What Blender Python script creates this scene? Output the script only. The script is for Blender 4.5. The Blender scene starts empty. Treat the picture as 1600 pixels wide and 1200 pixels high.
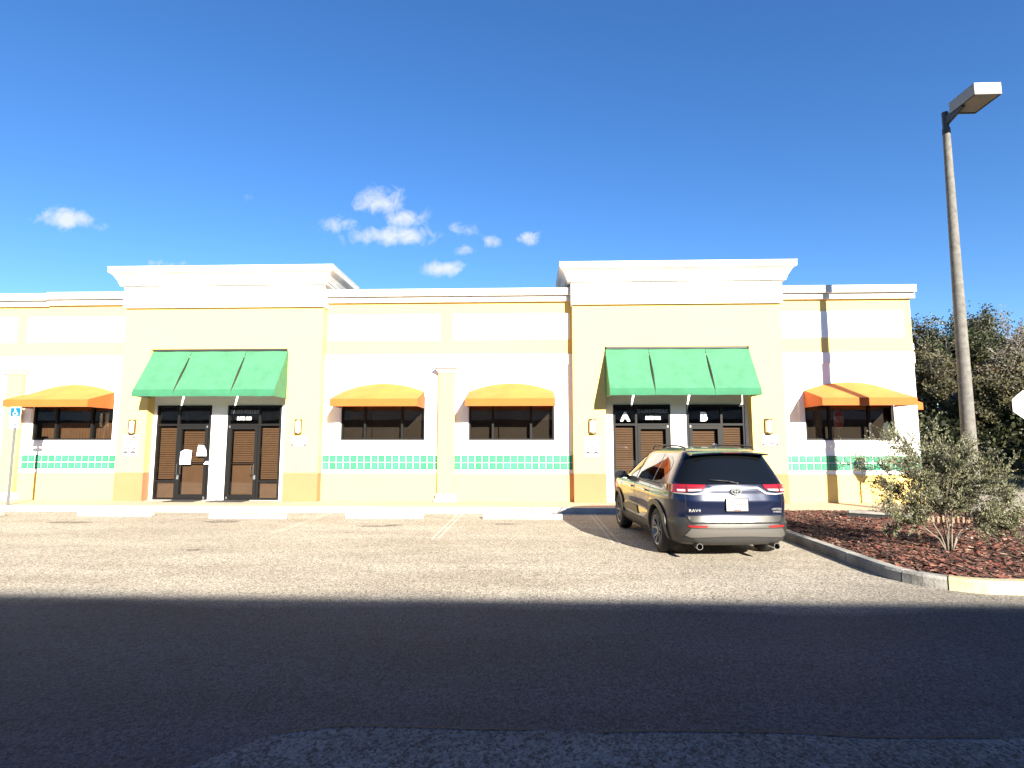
import bpy, bmesh, math, random
from mathutils import Vector, Matrix, noise
from mathutils.bvhtree import BVHTree
from mathutils.geometry import delaunay_2d_cdt
R = math.radians
sc = bpy.context.scene
col = sc.collection
random.seed(7)

# ------------------------------------------------------------------ camera
cam_d = bpy.data.cameras.new("camera"); cam = bpy.data.objects.new("camera", cam_d); col.objects.link(cam)
cam_d.sensor_width = 36.0; cam_d.lens = 36.0 * 880 / 1600; cam_d.clip_end = 2000; cam_d.clip_start = 0.05
cr, cu, cf = (0.99939, 0.03488, 0.00035), (0.00329, -0.10426, 0.99455), (-0.03472, 0.99394, 0.10431)
cam.matrix_world = Matrix(((cr[0], cu[0], -cf[0], 0), (cr[1], cu[1], -cf[1], 0), (cr[2], cu[2], -cf[2], 1.77), (0, 0, 0, 1)))
sc.camera = cam

# ------------------------------------------------------------------ world, sun, exposure
SUN = Vector((0.43, -1.0, 0.425)).normalized()
EL = math.asin(SUN.z)
ROT = math.atan2(SUN.x, SUN.y)
world = bpy.data.worlds.new("World"); sc.world = world; world.use_nodes = True
wn = world.node_tree; wn.nodes.clear()
def N(nt, t, **k):
    n = nt.nodes.new(t)
    for a, b in k.items():
        if a.startswith('i_'):
            n.inputs[a[2:].replace('_', ' ')].default_value = b
        else: setattr(n, a, b)
    return n
def L(nt, a, b): nt.links.new(a, b)
def math_n(nt, op, a, b=None, c=None, clamp=False):
    n = nt.nodes.new('ShaderNodeMath'); n.operation = op; n.use_clamp = clamp
    for i, v in enumerate((a, b, c)):
        if v is None: continue
        if isinstance(v, (int, float)): n.inputs[i].default_value = v
        else: nt.links.new(v, n.inputs[i])
    return n.outputs[0]
out = N(wn, 'ShaderNodeOutputWorld'); bg = N(wn, 'ShaderNodeBackground')
sky = N(wn, 'ShaderNodeTexSky'); sky.sky_type = 'NISHITA'; sky.sun_disc = False
sky.sun_elevation = EL; sky.sun_rotation = ROT; sky.air_density = 1.0; sky.dust_density = 0.1; sky.ozone_density = 5.0
hsv = N(wn, 'ShaderNodeHueSaturation'); hsv.inputs['Saturation'].default_value = 1.14; hsv.inputs['Value'].default_value = 1.12
hsv.inputs['Hue'].default_value = 0.506
L(wn, sky.outputs[0], hsv.inputs['Color'])
SKY_STR = 0.05
bg.inputs['Strength'].default_value = SKY_STR
# small fair-weather clouds, placed by world direction
tc = N(wn, 'ShaderNodeTexCoord'); sx = N(wn, 'ShaderNodeSeparateXYZ'); L(wn, tc.outputs['Generated'], sx.inputs[0])
yy = math_n(wn, 'MAXIMUM', sx.outputs[1], 0.05)
U = math_n(wn, 'DIVIDE', sx.outputs[0], yy); V = math_n(wn, 'DIVIDE', sx.outputs[2], yy)
cmb = N(wn, 'ShaderNodeCombineXYZ'); L(wn, U, cmb.inputs[0]); L(wn, V, cmb.inputs[1])
nz = N(wn, 'ShaderNodeTexNoise'); nz.inputs['Scale'].default_value = 30; nz.inputs['Detail'].default_value = 7; nz.inputs['Roughness'].default_value = 0.62
nz.inputs['Distortion'].default_value = 0.5
L(wn, cmb.outputs[0], nz.inputs['Vector'])
nz2 = N(wn, 'ShaderNodeTexNoise'); nz2.inputs['Scale'].default_value = 7; nz2.inputs['Detail'].default_value = 3
L(wn, cmb.outputs[0], nz2.inputs['Vector'])
clouds = [(-0.885, 0.424, 0.055, 0.021, 1.0), (-0.80, 0.408, 0.035, 0.013, .45), (-0.285, 0.446, 0.060, 0.030, .82), (-0.262, 0.383, 0.080, 0.022, .9),
          (-0.245, 0.412, 0.055, 0.022, .75), (-0.357, 0.405, 0.036, 0.018, .72), (-0.156, 0.318, 0.040, 0.015, 1.0), (-0.005, 0.374, 0.026, 0.015, .85), (-0.070, 0.366, 0.020, 0.013, .8),
          (-0.127, 0.392, 0.034, 0.018, .55), (-0.53, 0.452, 0.04, 0.018, .26), (-0.695, 0.362, 0.03, 0.009, .4), (-0.687, 0.333, 0.045, 0.010, .55), (-0.12, 0.352, 0.027, 0.013, .62)]
acc = None
for (a, b, ra, rb, s) in clouds:
    du = math_n(wn, 'DIVIDE', math_n(wn, 'SUBTRACT', U, a), ra * 1.6)
    dv = math_n(wn, 'DIVIDE', math_n(wn, 'SUBTRACT', V, b), rb * 1.6)
    d2 = math_n(wn, 'ADD', math_n(wn, 'MULTIPLY', du, du), math_n(wn, 'MULTIPLY', dv, dv))
    m = math_n(wn, 'MULTIPLY', math_n(wn, 'EXPONENT', math_n(wn, 'MULTIPLY', d2, -2.0)), s)
    acc = m if acc is None else math_n(wn, 'MAXIMUM', acc, m)
nn = math_n(wn, 'ADD', math_n(wn, 'MULTIPLY', math_n(wn, 'SUBTRACT', nz.outputs[0], 0.5), 2.6), math_n(wn, 'MULTIPLY', math_n(wn, 'SUBTRACT', nz2.outputs[0], .5), 1.0))
cl = math_n(wn, 'ADD', math_n(wn, 'MULTIPLY', acc, 1.75), math_n(wn, 'SUBTRACT', nn, 0.66), clamp=True)
cl = math_n(wn, 'MULTIPLY', math_n(wn, 'MULTIPLY', cl, math_n(wn, 'MULTIPLY', acc, 2.0, clamp=True)), math_n(wn, 'GREATER_THAN', sx.outputs[1], 0.05))
mixc = N(wn, 'ShaderNodeMix'); mixc.data_type = 'RGBA'
L(wn, cl, mixc.inputs[0]); L(wn, hsv.outputs[0], mixc.inputs[6]); mixc.inputs[7].default_value = (4.2, 4.6, 4.9, 1)
L(wn, mixc.outputs[2], bg.inputs['Color']); L(wn, bg.outputs[0], out.inputs[0])

sun_d = bpy.data.lights.new("sun", 'SUN'); sun = bpy.data.objects.new("sun", sun_d); col.objects.link(sun)
sun_d.energy = 5.0; sun_d.angle = R(0.5); sun_d.color = (1.0, 0.93, 0.80)
sun.rotation_euler = (-SUN).to_track_quat('-Z', 'Y').to_euler(); sun.location = (10, -20, 20)
vs = sc.view_settings; vs.view_transform = 'Standard'; vs.look = 'None'; vs.gamma = 1; vs.use_curve_mapping = False; vs.exposure = 2.0
sc.cycles.max_bounces = 8; sc.cycles.transparent_max_bounces = 16; sc.cycles.use_denoising = True
sc.cycles.caustics_reflective = False; sc.cycles.caustics_refractive = False

# ------------------------------------------------------------------ materials
MATS = {}
def mat(name, c, rough=0.8, metal=0.0, bump=0.0, bscale=60, vary=0.0, vscale=3.0, vcol=None, spec=0.5, coat=0.0, detail=6, attr=None, trans=0.0):
    m = bpy.data.materials.new(name); m.use_nodes = True; nt = m.node_tree
    b = nt.nodes['Principled BSDF']; b.inputs['Roughness'].default_value = rough; b.inputs['Metallic'].default_value = metal
    b.inputs['Specular IOR Level'].default_value = spec; b.inputs['Coat Weight'].default_value = coat
    b.inputs['Base Color'].default_value = (*c, 1)
    tc = N(nt, 'ShaderNodeTexCoord')
    if vary or vcol:
        n = N(nt, 'ShaderNodeTexNoise'); n.inputs['Scale'].default_value = vscale; n.inputs['Detail'].default_value = detail; n.inputs['Roughness'].default_value = .6
        L(nt, tc.outputs['Object'], n.inputs['Vector'])
        rp = N(nt, 'ShaderNodeValToRGB'); rp.color_ramp.elements[0].position = .35; rp.color_ramp.elements[1].position = .65
        v2 = vcol or tuple(x * (1 - vary) for x in c)
        rp.color_ramp.elements[0].color = (*v2, 1); rp.color_ramp.elements[1].color = (*c, 1)
        L(nt, n.outputs[0], rp.inputs[0]); L(nt, rp.outputs[0], b.inputs['Base Color'])
    if attr:
        a = N(nt, 'ShaderNodeAttribute'); a.attribute_name = attr
        mx = N(nt, 'ShaderNodeMix'); mx.data_type = 'RGBA'; mx.blend_type = 'MULTIPLY'; mx.inputs[0].default_value = 1
        L(nt, a.outputs['Color'], mx.inputs[7])
        if b.inputs['Base Color'].links: L(nt, b.inputs['Base Color'].links[0].from_socket, mx.inputs[6])
        else: mx.inputs[6].default_value = (*c, 1)
        L(nt, mx.outputs[2], b.inputs['Base Color'])
    if bump:
        n = N(nt, 'ShaderNodeTexNoise'); n.inputs['Scale'].default_value = bscale; n.inputs['Detail'].default_value = 4
        L(nt, tc.outputs['Object'], n.inputs['Vector'])
        bm = N(nt, 'ShaderNodeBump'); bm.inputs['Strength'].default_value = bump; bm.inputs['Distance'].default_value = 0.02
        L(nt, n.outputs[0], bm.inputs['Height']); L(nt, bm.outputs[0], b.inputs['Normal'])
    if trans:
        o = nt.nodes['Material Output']; tr = N(nt, 'ShaderNodeBsdfTranslucent'); ms = N(nt, 'ShaderNodeMixShader'); ms.inputs[0].default_value = trans
        if b.inputs['Base Color'].links: L(nt, b.inputs['Base Color'].links[0].from_socket, tr.inputs[0])
        else: tr.inputs[0].default_value = (*c, 1)
        L(nt, b.outputs[0], ms.inputs[1]); L(nt, tr.outputs[0], ms.inputs[2]); L(nt, ms.outputs[0], o.inputs[0])
    MATS[name] = m
    return m
def glass_mat(name, tint, refl=1.0, base=0.04):
    m = bpy.data.materials.new(name); m.use_nodes = True; nt = m.node_tree; nt.nodes.clear()
    o = N(nt, 'ShaderNodeOutputMaterial'); t = N(nt, 'ShaderNodeBsdfTransparent'); t.inputs[0].default_value = (*tint, 1)
    g = N(nt, 'ShaderNodeBsdfGlossy'); g.inputs['Roughness'].default_value = 0.0; g.inputs[0].default_value = (refl, refl, refl, 1)
    f = N(nt, 'ShaderNodeLayerWeight'); f.inputs[0].default_value = 0.35
    fm = math_n(nt, 'ADD', math_n(nt, 'MULTIPLY', f.outputs['Facing'], 0.25), base)
    # slightly wavy float glass
    tcn = N(nt, 'ShaderNodeTexCoord'); n = N(nt, 'ShaderNodeTexNoise'); n.inputs['Scale'].default_value = 1.6; L(nt, tcn.outputs['Object'], n.inputs['Vector'])
    bp = N(nt, 'ShaderNodeBump'); bp.inputs['Strength'].default_value = .05; bp.inputs['Distance'].default_value = .02
    L(nt, n.outputs[0], bp.inputs['Height']); L(nt, bp.outputs[0], g.inputs['Normal'])
    mx = N(nt, 'ShaderNodeMixShader'); L(nt, fm, mx.inputs[0]); L(nt, t.outputs[0], mx.inputs[1]); L(nt, g.outputs[0], mx.inputs[2]); L(nt, mx.outputs[0], o.inputs[0])
    MATS[name] = m
    return m

WHITE = mat('white_stucco', (.80, .79, .76), .9, bump=.25, bscale=90, vary=.05, vscale=1.2)
CREAM = mat('cream_stucco', (.70, .48, .148), .9, bump=.25, bscale=90, vary=.05, vscale=1.0)
CREAM2 = mat('pale_cream_stucco', (.72, .50, .158), .9, bump=.25, bscale=90, vary=.05, vscale=1.0)
PEACH = mat('peach_stucco', (.62, .155, .072), .9, bump=.25, bscale=90, vary=.08, vscale=1.5)
TRIM = mat('white_trim', (.62, .605, .57), .85, bump=.1, bscale=60, vcol=(.50, .48, .43), vscale=2.5)
ROOF = mat('roof_membrane', (.45, .45, .44), .9)
ORANGET = mat('pale_orange_canvas', (.62, .185, .034), .85, bump=.3, bscale=180, vcol=(.56, .155, .026), vscale=2.2, trans=.10)  # canopy tops, paler than the valances
GREENV = mat('deep_green_canvas', (.026, .150, .072), .85, bump=.3, bscale=180, vcol=(.022, .125, .060), vscale=3.0, trans=.06)  # valance strip, darker than the sloped canvas
GREENF = mat('green_canvas', (.050, .190, .100), .85, bump=.3, bscale=180, vcol=(.040, .155, .080), vscale=3.5, trans=.06)
ORANGEF = mat('orange_canvas', (.52, .112, .015), .85, bump=.3, bscale=180, vcol=(.46, .098, .013), vscale=3.0, trans=.10)
BRONZE = mat('bronze_frame', (.0075, .007, .007), .55, spec=.18)
BLIND = mat('brown_blind', (.15, .082, .042), .7, vary=.15, vscale=5)
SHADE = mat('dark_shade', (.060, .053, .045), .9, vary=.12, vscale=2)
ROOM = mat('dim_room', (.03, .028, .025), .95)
GLASS = glass_mat('window_glass', (.62, .60, .56), 1.0, .05)
GLASSD = glass_mat('dark_tinted_glass', (.50, .47, .43), 1.0, .06)
WHITEP = mat('white_paint', (.82, .82, .80), .5)
PAPER = mat('white_paper', (.85, .85, .83), .9)
REDP = mat('red_paint', (.55, .03, .03), .5)
BLUEP = mat('blue_paint', (.004, .10, .36), .4)
BLACKP = mat('black_paint', (.02, .02, .02), .6)
GREYP = mat('grey_lettering', (.30, .30, .31), .6)
PALET = mat('pale_lettering', (.03, .03, .038), .7)
BRASS = mat('antique_brass', (.17, .12, .05), .40, metal=.6)
LENS = mat('frosted_lens', (.85, .83, .76), .35)
GALV = mat('galvanised_steel', (.22, .23, .24), .5, metal=.6, vary=.2, vscale=8)
CONC = mat('concrete', (.42, .405, .37), .9, bump=.3, bscale=50, vcol=(.32, .30, .27), vscale=3)
CONCK = mat('kerb_concrete', (.34, .325, .29), .9, bump=.35, bscale=45, vcol=(.16, .155, .145), vscale=2.2)
CONCS = mat('tar_stained_kerb', (.36, .34, .30), .9, bump=.35, bscale=45, vcol=(.025, .025, .027), vscale=3.2)
YELK = mat('worn_yellow_kerb', (.42, .35, .17), .85, bump=.35, bscale=45, vcol=(.36, .33, .26), vscale=4.5)
POLEC = mat('spun_concrete', (.155, .145, .128), .9, bump=.4, bscale=70, vcol=(.095, .088, .078), vscale=9)
LAMPH = mat('lamp_housing', (.22, .21, .19), .55, metal=.3)
LAMPD = mat('lamp_dark', (.03, .03, .03), .5)
LAMPG = mat('lamp_lens', (.20, .19, .17), .25)
MATR = mat('rubber_mat', (.03, .028, .026), .9, bump=.4, bscale=200)

def chan(nt, vec, scale, detail=4, rough=.6):
    n = N(nt, 'ShaderNodeTexNoise'); n.inputs['Scale'].default_value = scale; n.inputs['Detail'].default_value = detail; n.inputs['Roughness'].default_value = rough
    L(nt, vec, n.inputs['Vector']); return n.outputs[0]
def ramp(nt, fac, stops):
    r = N(nt, 'ShaderNodeValToRGB'); e = r.color_ramp.elements
    while len(e) < len(stops): e.new(.5)
    for el, (p, c) in zip(e, stops): el.position = p; el.color = (*c, 1)
    L(nt, fac, r.inputs[0]); return r.outputs[0]
def mixrgb(nt, f, a, b, mode='MIX'):
    m = N(nt, 'ShaderNodeMix'); m.data_type = 'RGBA'; m.blend_type = mode
    for s, v in ((0, f), (6, a), (7, b)):
        if isinstance(v, (int, float)): m.inputs[s].default_value = v
        elif isinstance(v, tuple): m.inputs[s].default_value = (*v, 1)
        else: L(nt, v, m.inputs[s])
    return m.outputs[2]
def asphalt(name, stone, binder, patch, cell=95, lane_shade=None, rough=.9):
    m = bpy.data.materials.new(name); m.use_nodes = True; nt = m.node_tree; b = nt.nodes['Principled BSDF']
    tc = N(nt, 'ShaderNodeTexCoord'); vec = tc.outputs['Object']
    vo = N(nt, 'ShaderNodeTexVoronoi'); vo.inputs['Scale'].default_value = cell; L(nt, vec, vo.inputs['Vector'])
    vo2 = N(nt, 'ShaderNodeTexVoronoi'); vo2.inputs['Scale'].default_value = cell * .5; mpv = N(nt, 'ShaderNodeMapping'); mpv.inputs['Scale'].default_value = (1, .9, 1); L(nt, vec, mpv.inputs['Vector']); L(nt, mpv.outputs[0], vo2.inputs['Vector'])
    bw = N(nt, 'ShaderNodeRGBToBW'); L(nt, vo.outputs['Color'], bw.inputs[0])
    bw2 = N(nt, 'ShaderNodeRGBToBW'); L(nt, vo2.outputs['Color'], bw2.inputs[0])
    stones = ramp(nt, math_n(nt, 'MULTIPLY', math_n(nt, 'ADD', bw.outputs[0], bw2.outputs[0]), .5), [(.25, binder), (.5, tuple((x + y) / 2 for x, y in zip(stone, binder))), (.75, stone)])
    mp = N(nt, 'ShaderNodeMapping'); mp.inputs['Scale'].default_value = (.45, 1.5, 1); L(nt, vec, mp.inputs['Vector'])
    big = chan(nt, mp.outputs[0], .75, 5, .62)
    c = mixrgb(nt, ramp(nt, big, [(.38, (0, 0, 0)), (.62, (1, 1, 1))]), mixrgb(nt, 1.0, stones, patch, 'MULTIPLY'), stones)
    mp2 = N(nt, 'ShaderNodeMapping'); mp2.inputs['Scale'].default_value = (1, 1.6, 1); L(nt, vec, mp2.inputs['Vector'])
    spots = chan(nt, mp2.outputs[0], 2.3, 3, .5)
    c = mixrgb(nt, ramp(nt, spots, [(.66, (0, 0, 0)), (.74, (.75, .75, .75))]), c, mixrgb(nt, 1.0, stones, (.55, .52, .5), 'MULTIPLY'))
    if lane_shade:  # painted shade: asphalt darkened and blued from the shadow edge toward the camera
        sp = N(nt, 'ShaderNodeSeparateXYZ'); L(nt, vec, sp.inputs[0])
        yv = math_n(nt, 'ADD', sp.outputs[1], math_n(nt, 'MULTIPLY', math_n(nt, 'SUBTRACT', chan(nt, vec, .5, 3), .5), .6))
        f1 = math_n(nt, 'DIVIDE', math_n(nt, 'SUBTRACT', lane_shade[0], yv), lane_shade[1], clamp=True)
        f2 = math_n(nt, 'MULTIPLY', math_n(nt, 'DIVIDE', math_n(nt, 'SUBTRACT', math_n(nt, 'ADD', 5.6, math_n(nt, 'MULTIPLY', sp.outputs[0], .75)), yv), 3.0, clamp=True), .42)  # same tint, weaker, for asphalt that is itself darker toward the right
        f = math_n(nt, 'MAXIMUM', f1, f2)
        c = mixrgb(nt, f, c, mixrgb(nt, 1.0, c, lane_shade[3], 'MULTIPLY'))
    L(nt, c, b.inputs['Base Color']); b.inputs['Roughness'].default_value = rough; b.inputs['Specular IOR Level'].default_value = .25
    bp = N(nt, 'ShaderNodeBump'); bp.inputs['Strength'].default_value = .25; bp.inputs['Distance'].default_value = .004
    h = math_n(nt, 'ADD', math_n(nt, 'MULTIPLY', vo.outputs['Distance'], 1.0), math_n(nt, 'MULTIPLY', vo2.outputs['Distance'], 1.2))
    L(nt, h, bp.inputs['Height']); bp.invert = True; L(nt, bp.outputs[0], b.inputs['Normal'])
    return m
ASPH = asphalt('worn_asphalt', (.60, .53, .42), (.09, .08, .064), (.80, .785, .77), 120, (7.0, .8, .32, (.112, .155, .260)))  # last tuple: shade painted into the near asphalt
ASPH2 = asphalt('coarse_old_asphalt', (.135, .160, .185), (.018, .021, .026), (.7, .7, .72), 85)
SIDEW = asphalt('pebbled_pavement', (.56, .47, .34), (.32, .26, .19), (.9, .88, .84), 90)

# ------------------------------------------------------------------ helpers
class MB:
    def __init__(s): s.v = []; s.f = []; s.m = []; s.c = None
    def quad(s, a, b, c, d, m=0):
        i = len(s.v); s.v += [a, b, c, d]; s.f.append((i, i + 1, i + 2, i + 3)); s.m.append(m)
    def tri(s, a, b, c, m=0):
        i = len(s.v); s.v += [a, b, c]; s.f.append((i, i + 1, i + 2)); s.m.append(m)
    def poly(s, pts, m=0):
        i = len(s.v); s.v += list(pts); s.f.append(tuple(range(i, i + len(pts)))); s.m.append(m)
    def box(s, x0, x1, y0, y1, z0, z1, m=0):
        if x0 > x1: x0, x1 = x1, x0
        i = len(s.v)
        s.v += [(x0, y0, z0), (x1, y0, z0), (x1, y1, z0), (x0, y1, z0), (x0, y0, z1), (x1, y0, z1), (x1, y1, z1), (x0, y1, z1)]
        for q in ((0, 3, 2, 1), (4, 5, 6, 7), (0, 1, 5, 4), (1, 2, 6, 5), (2, 3, 7, 6), (3, 0, 4, 7)):
            s.f.append(tuple(i + k for k in q)); s.m.append(m)
        return s
    def prism(s, pts, d0, d1, axis='z', m=0):   # extrude a 2D polygon (ccw seen from +axis side for z)
        def P3(p, d):
            return {'z': (p[0], p[1], d), 'y': (p[0], d, p[1]), 'x': (d, p[0], p[1])}[axis]
        n = len(pts); i = len(s.v); s.v += [P3(p, d0) for p in pts] + [P3(p, d1) for p in pts]
        s.f.append(tuple(i + k for k in range(n))[::-1]); s.m.append(m); s.f.append(tuple(i + n + k for k in range(n))); s.m.append(m)
        for k in range(n):
            s.f.append((i + k, i + (k + 1) % n, i + n + (k + 1) % n, i + n + k)); s.m.append(m)
        return s
    def tube(s, p0, p1, r0, r1=None, n=8, m=0, cap=True):
        r1 = r0 if r1 is None else r1
        a = Vector(p0); b = Vector(p1); d = (b - a).normalized() if (b - a).length > 1e-9 else Vector((0, 0, 1))
        u = d.orthogonal().normalized(); w = d.cross(u); i = len(s.v)
        for c, r in ((a, r0), (b, r1)):
            for k in range(n):
                t = 2 * math.pi * k / n; s.v.append(tuple(c + u * (r * math.cos(t)) + w * (r * math.sin(t))))
        for k in range(n):
            s.f.append((i + k, i + (k + 1) % n, i + n + (k + 1) % n, i + n + k)); s.m.append(m)
        if cap:
            s.f.append(tuple(i + k for k in range(n))[::-1]); s.m.append(m); s.f.append(tuple(i + n + k for k in range(n))); s.m.append(m)
        return s
    def path(s, pts, r, n=8, m=0):
        for a, b in zip(pts, pts[1:]): s.tube(a, b, r, r, n, m)
        return s
    def lathe(s, prof, cx, cy, n=32, axis='x', m=0, a0=0, a1=2 * math.pi):   # prof [(r, h)] about an axis through (cx, cy)
        i = len(s.v); full = abs(a1 - a0 - 2 * math.pi) < 1e-6; cnt = n if full else n + 1
        for (r, h) in prof:
            for k in range(cnt):
                t = a0 + (a1 - a0) * k / n; c, d = cx + r * math.cos(t), cy + r * math.sin(t)
                s.v.append({'x': (h, c, d), 'y': (c, h, d), 'z': (c, d, h)}[axis])
        for j in range(len(prof) - 1):
            for k in range(n):
                k2 = (k + 1) % cnt
                s.f.append((i + j * cnt + k, i + j * cnt + k2, i + (j + 1) * cnt + k2, i + (j + 1) * cnt + k)); s.m.append(m)
        return s
    def build(s, name, mats, parent=None, smooth=False, sharp=None, bevel=0, cols=None, fix=True, weld=True):
        me = bpy.data.meshes.new(name); me.from_pydata([tuple(v) for v in s.v], [], s.f)
        if not isinstance(mats, (list, tuple)): mats = [mats]
        for m_ in mats: me.materials.append(m_)
        me.polygons.foreach_set('material_index', s.m)
        if cols is not None:
            at = me.color_attributes.new('tone', 'FLOAT_COLOR', 'CORNER'); buf = []
            for f, c in zip(s.f, cols): buf += [c[0], c[1], c[2], 1.0] * len(f)
            at.data.foreach_set('color', buf)
        if weld or fix:
            bm = bmesh.new(); bm.from_mesh(me)
            if weld: bmesh.ops.remove_doubles(bm, verts=bm.verts, dist=1e-5)
            if fix: bmesh.ops.recalc_face_normals(bm, faces=bm.faces)
            bm.to_mesh(me); bm.free()
        if smooth: me.polygons.foreach_set('use_smooth', [True] * len(me.polygons))
        if smooth and sharp: me.set_sharp_from_angle(angle=R(sharp))
        o = bpy.data.objects.new(name, me); col.objects.link(o)
        if parent is not None: o.parent = parent
        if bevel:
            md = o.modifiers.new('bevel', 'BEVEL'); md.width = bevel; md.segments = 2; md.limit_method = 'ANGLE'; md.angle_limit = R(40)
        return o
def empty(name, label, cat, loc=(0, 0, 0), rz=0, group=None):
    o = bpy.data.objects.new(name, None); col.objects.link(o); o.location = loc; o.rotation_euler.z = rz
    o.empty_display_size = .2
    o['label'] = label; o['category'] = cat
    if group: o['group'] = group
    return o
def tag(o, label, cat, group=None):
    o['label'] = label; o['category'] = cat
    if group: o['group'] = group
    return o
def text_mb(s, size, m=0, align='CENTER', depth=.004, bold=0.0):
    cu_ = bpy.data.curves.new('t', 'FONT'); cu_.body = s; cu_.size = size; cu_.align_x = align; cu_.align_y = 'CENTER'; cu_.extrude = depth / 2; cu_.offset = bold
    cu_.resolution_u = 3
    o = bpy.data.objects.new('t', cu_); col.objects.link(o); bpy.context.view_layer.update()
    me = bpy.data.meshes.new_from_object(o.evaluated_get(bpy.context.evaluated_depsgraph_get()))
    vs_ = [v.co.copy() for v in me.vertices]; fs = [tuple(p.vertices) for p in me.polygons]
    bpy.data.objects.remove(o); bpy.data.curves.remove(cu_); bpy.data.meshes.remove(me)
    return vs_, fs
def add_text(mb, s, size, origin, right=(1, 0, 0), up=(0, 0, 1), m=0, align='CENTER', depth=.004, sxw=1.0, bold=0.0):
    vs_, fs = text_mb(s, size, m, align, depth, bold); o = Vector(origin); r = Vector(right); u = Vector(up); n = r.cross(u)
    i = len(mb.v)
    for v in vs_: mb.v.append(tuple(o + r * (v.x * sxw) + u * v.y + n * v.z))
    for f in fs: mb.f.append(tuple(i + k for k in f)); mb.m.append(m)

# ------------------------------------------------------------------ ground
def grid_sheet(x0, x1, y0, y1, z, nx=1, ny=1):
    m = MB()
    for i in range(nx):
        for j in range(ny):
            a = x0 + (x1 - x0) * i / nx; b = x0 + (x1 - x0) * (i + 1) / nx; c = y0 + (y1 - y0) * j / ny; d = y0 + (y1 - y0) * (j + 1) / ny
            m.quad((a, c, z), (b, c, z), (b, d, z), (a, d, z))
    return m
GRASSM = mat('rough_grass_ground', (.055, .07, .022), .95, bump=.8, bscale=14, vcol=(.10, .085, .045), vscale=.9)
g = grid_sheet(-600, 600, -400, 900, -0.03).build('ground', GRASSM); g['kind'] = 'structure'
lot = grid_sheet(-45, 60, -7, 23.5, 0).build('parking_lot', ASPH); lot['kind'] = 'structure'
# seam of the coarser old driving lane: wavy edge
pts = []
for i in range(0, 81):
    x = -14 + i * 0.4
    y = 3.69 + .05 * noise.noise(Vector((x * 1.3, 2, 0))) + .03 * noise.noise(Vector((x * 6, 5, 0))) + .02 * noise.noise(Vector((x * 17, 5, 0)))
    if x < -1.3: y -= (-(x + 1.3)) ** 1.15 * .75 * (1 + .5 * noise.noise(Vector((x * 2.2, 8, 0)))) + .10 * noise.noise(Vector((x * 4, 3, 1)))
    pts.append((x, max(y, .2)))
pm = MB(); n_ = len(pts)
for (a, b) in zip(pts, pts[1:]): pm.quad((a[0], -6.9, .004), (b[0], -6.9, .004), (b[0], b[1], .004), (a[0], a[1], .004))
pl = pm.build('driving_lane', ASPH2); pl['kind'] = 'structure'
TARS = mat('tar_seam', (.008, .008, .009), .8)
tm_ = MB()
for k, (a, b) in enumerate(zip(pts, pts[1:])):
    if a[0] > -1.7 and k % 7: w1 = .010 + .008 * noise.noise(Vector((a[0] * 9, 0, 0))); tm_.quad((a[0], a[1] - .004, .008), (b[0], b[1] - .004, .008), (b[0], b[1] + w1, .008), (a[0], a[1] + w1, .008))
o = tm_.build('tar_seam', TARS); o['kind'] = 'structure'
STN = asphalt('stained_asphalt', (.36, .31, .25), (.06, .05, .045), (.7, .7, .7), 70)
st_ = MB()
for (x, y, rx, ry, sd) in ((-7.0, 12.75, .42, .16, 1), (-3.35, 12.2, .40, .12, 2), (-3.0, 12.35, .2, .1, 3), (-10.4, 12.5, .5, .14, 4), (-.6, 12.6, .25, .1, 5), (-5.6, 9.4, .16, .05, 6)):
    st_.poly([(x + rx * math.cos(t) * (1 + .35 * noise.noise(Vector((math.cos(t) * 1.6, math.sin(t) * 1.6, sd)))), y + ry * math.sin(t) * (1 + .5 * noise.noise(Vector((math.cos(t) * 1.8, math.sin(t) * 1.8, sd + 9)))), .004) for t in [2 * math.pi * k / 26 for k in range(26)]])
o = st_.build('oil_stains', STN); o['kind'] = 'structure'

# pavement in front of the building with its kerb
sw = MB(); sw.box(-45, 4.78, 14.62, 16.3, -.05, .146); sw.box(4.78, 11.3, 14.2, 16.3, -.05, .145)
o = sw.build('pavement', SIDEW); o['kind'] = 'structure'
kb = MB()
x = -45.0
while x < 4.7:
    x2 = min(x + 3.0, 4.78); kb.box(x, x2 - .012, 14.45, 14.618, -.05, .152); x = x2
o = kb.build('pavement_kerb', CONC, bevel=.02); o['kind'] = 'structure'

# planting island: kerb path
kp = [(4.66, 14.44)] + [(4.66, 14.44 - i * (6.3 / 10)) for i in range(1, 11)]
cx_, cy_, rr = 5.62, 7.98, .96
for k in range(1, 13):
    t = math.pi + (math.pi / 2) * k / 12; kp.append((cx_ + rr * math.cos(t), cy_ + rr * math.sin(t)))
kp += [(5.62 + i * .9, 7.02 - .01 * i) for i in range(1, 14)]
def kerb_strip(path, w=.16, h=.15):
    L_ = []; n = len(path)
    for i, p in enumerate(path):
        a = Vector(path[max(i - 1, 0)]); b = Vector(path[min(i + 1, n - 1)]); t = (b - a).normalized(); nr = Vector((-t.y, t.x))
        L_.append((Vector(p), nr))
    return L_
ks = kerb_strip(kp)
cuts = [0, 3, 6, 9, 13, 17, 23, 27, 31, len(kp) - 1]
isl = empty('island_kerb', 'curved concrete kerb of the mulch island, front end painted worn yellow', 'kerb')
KH = .15
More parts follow.
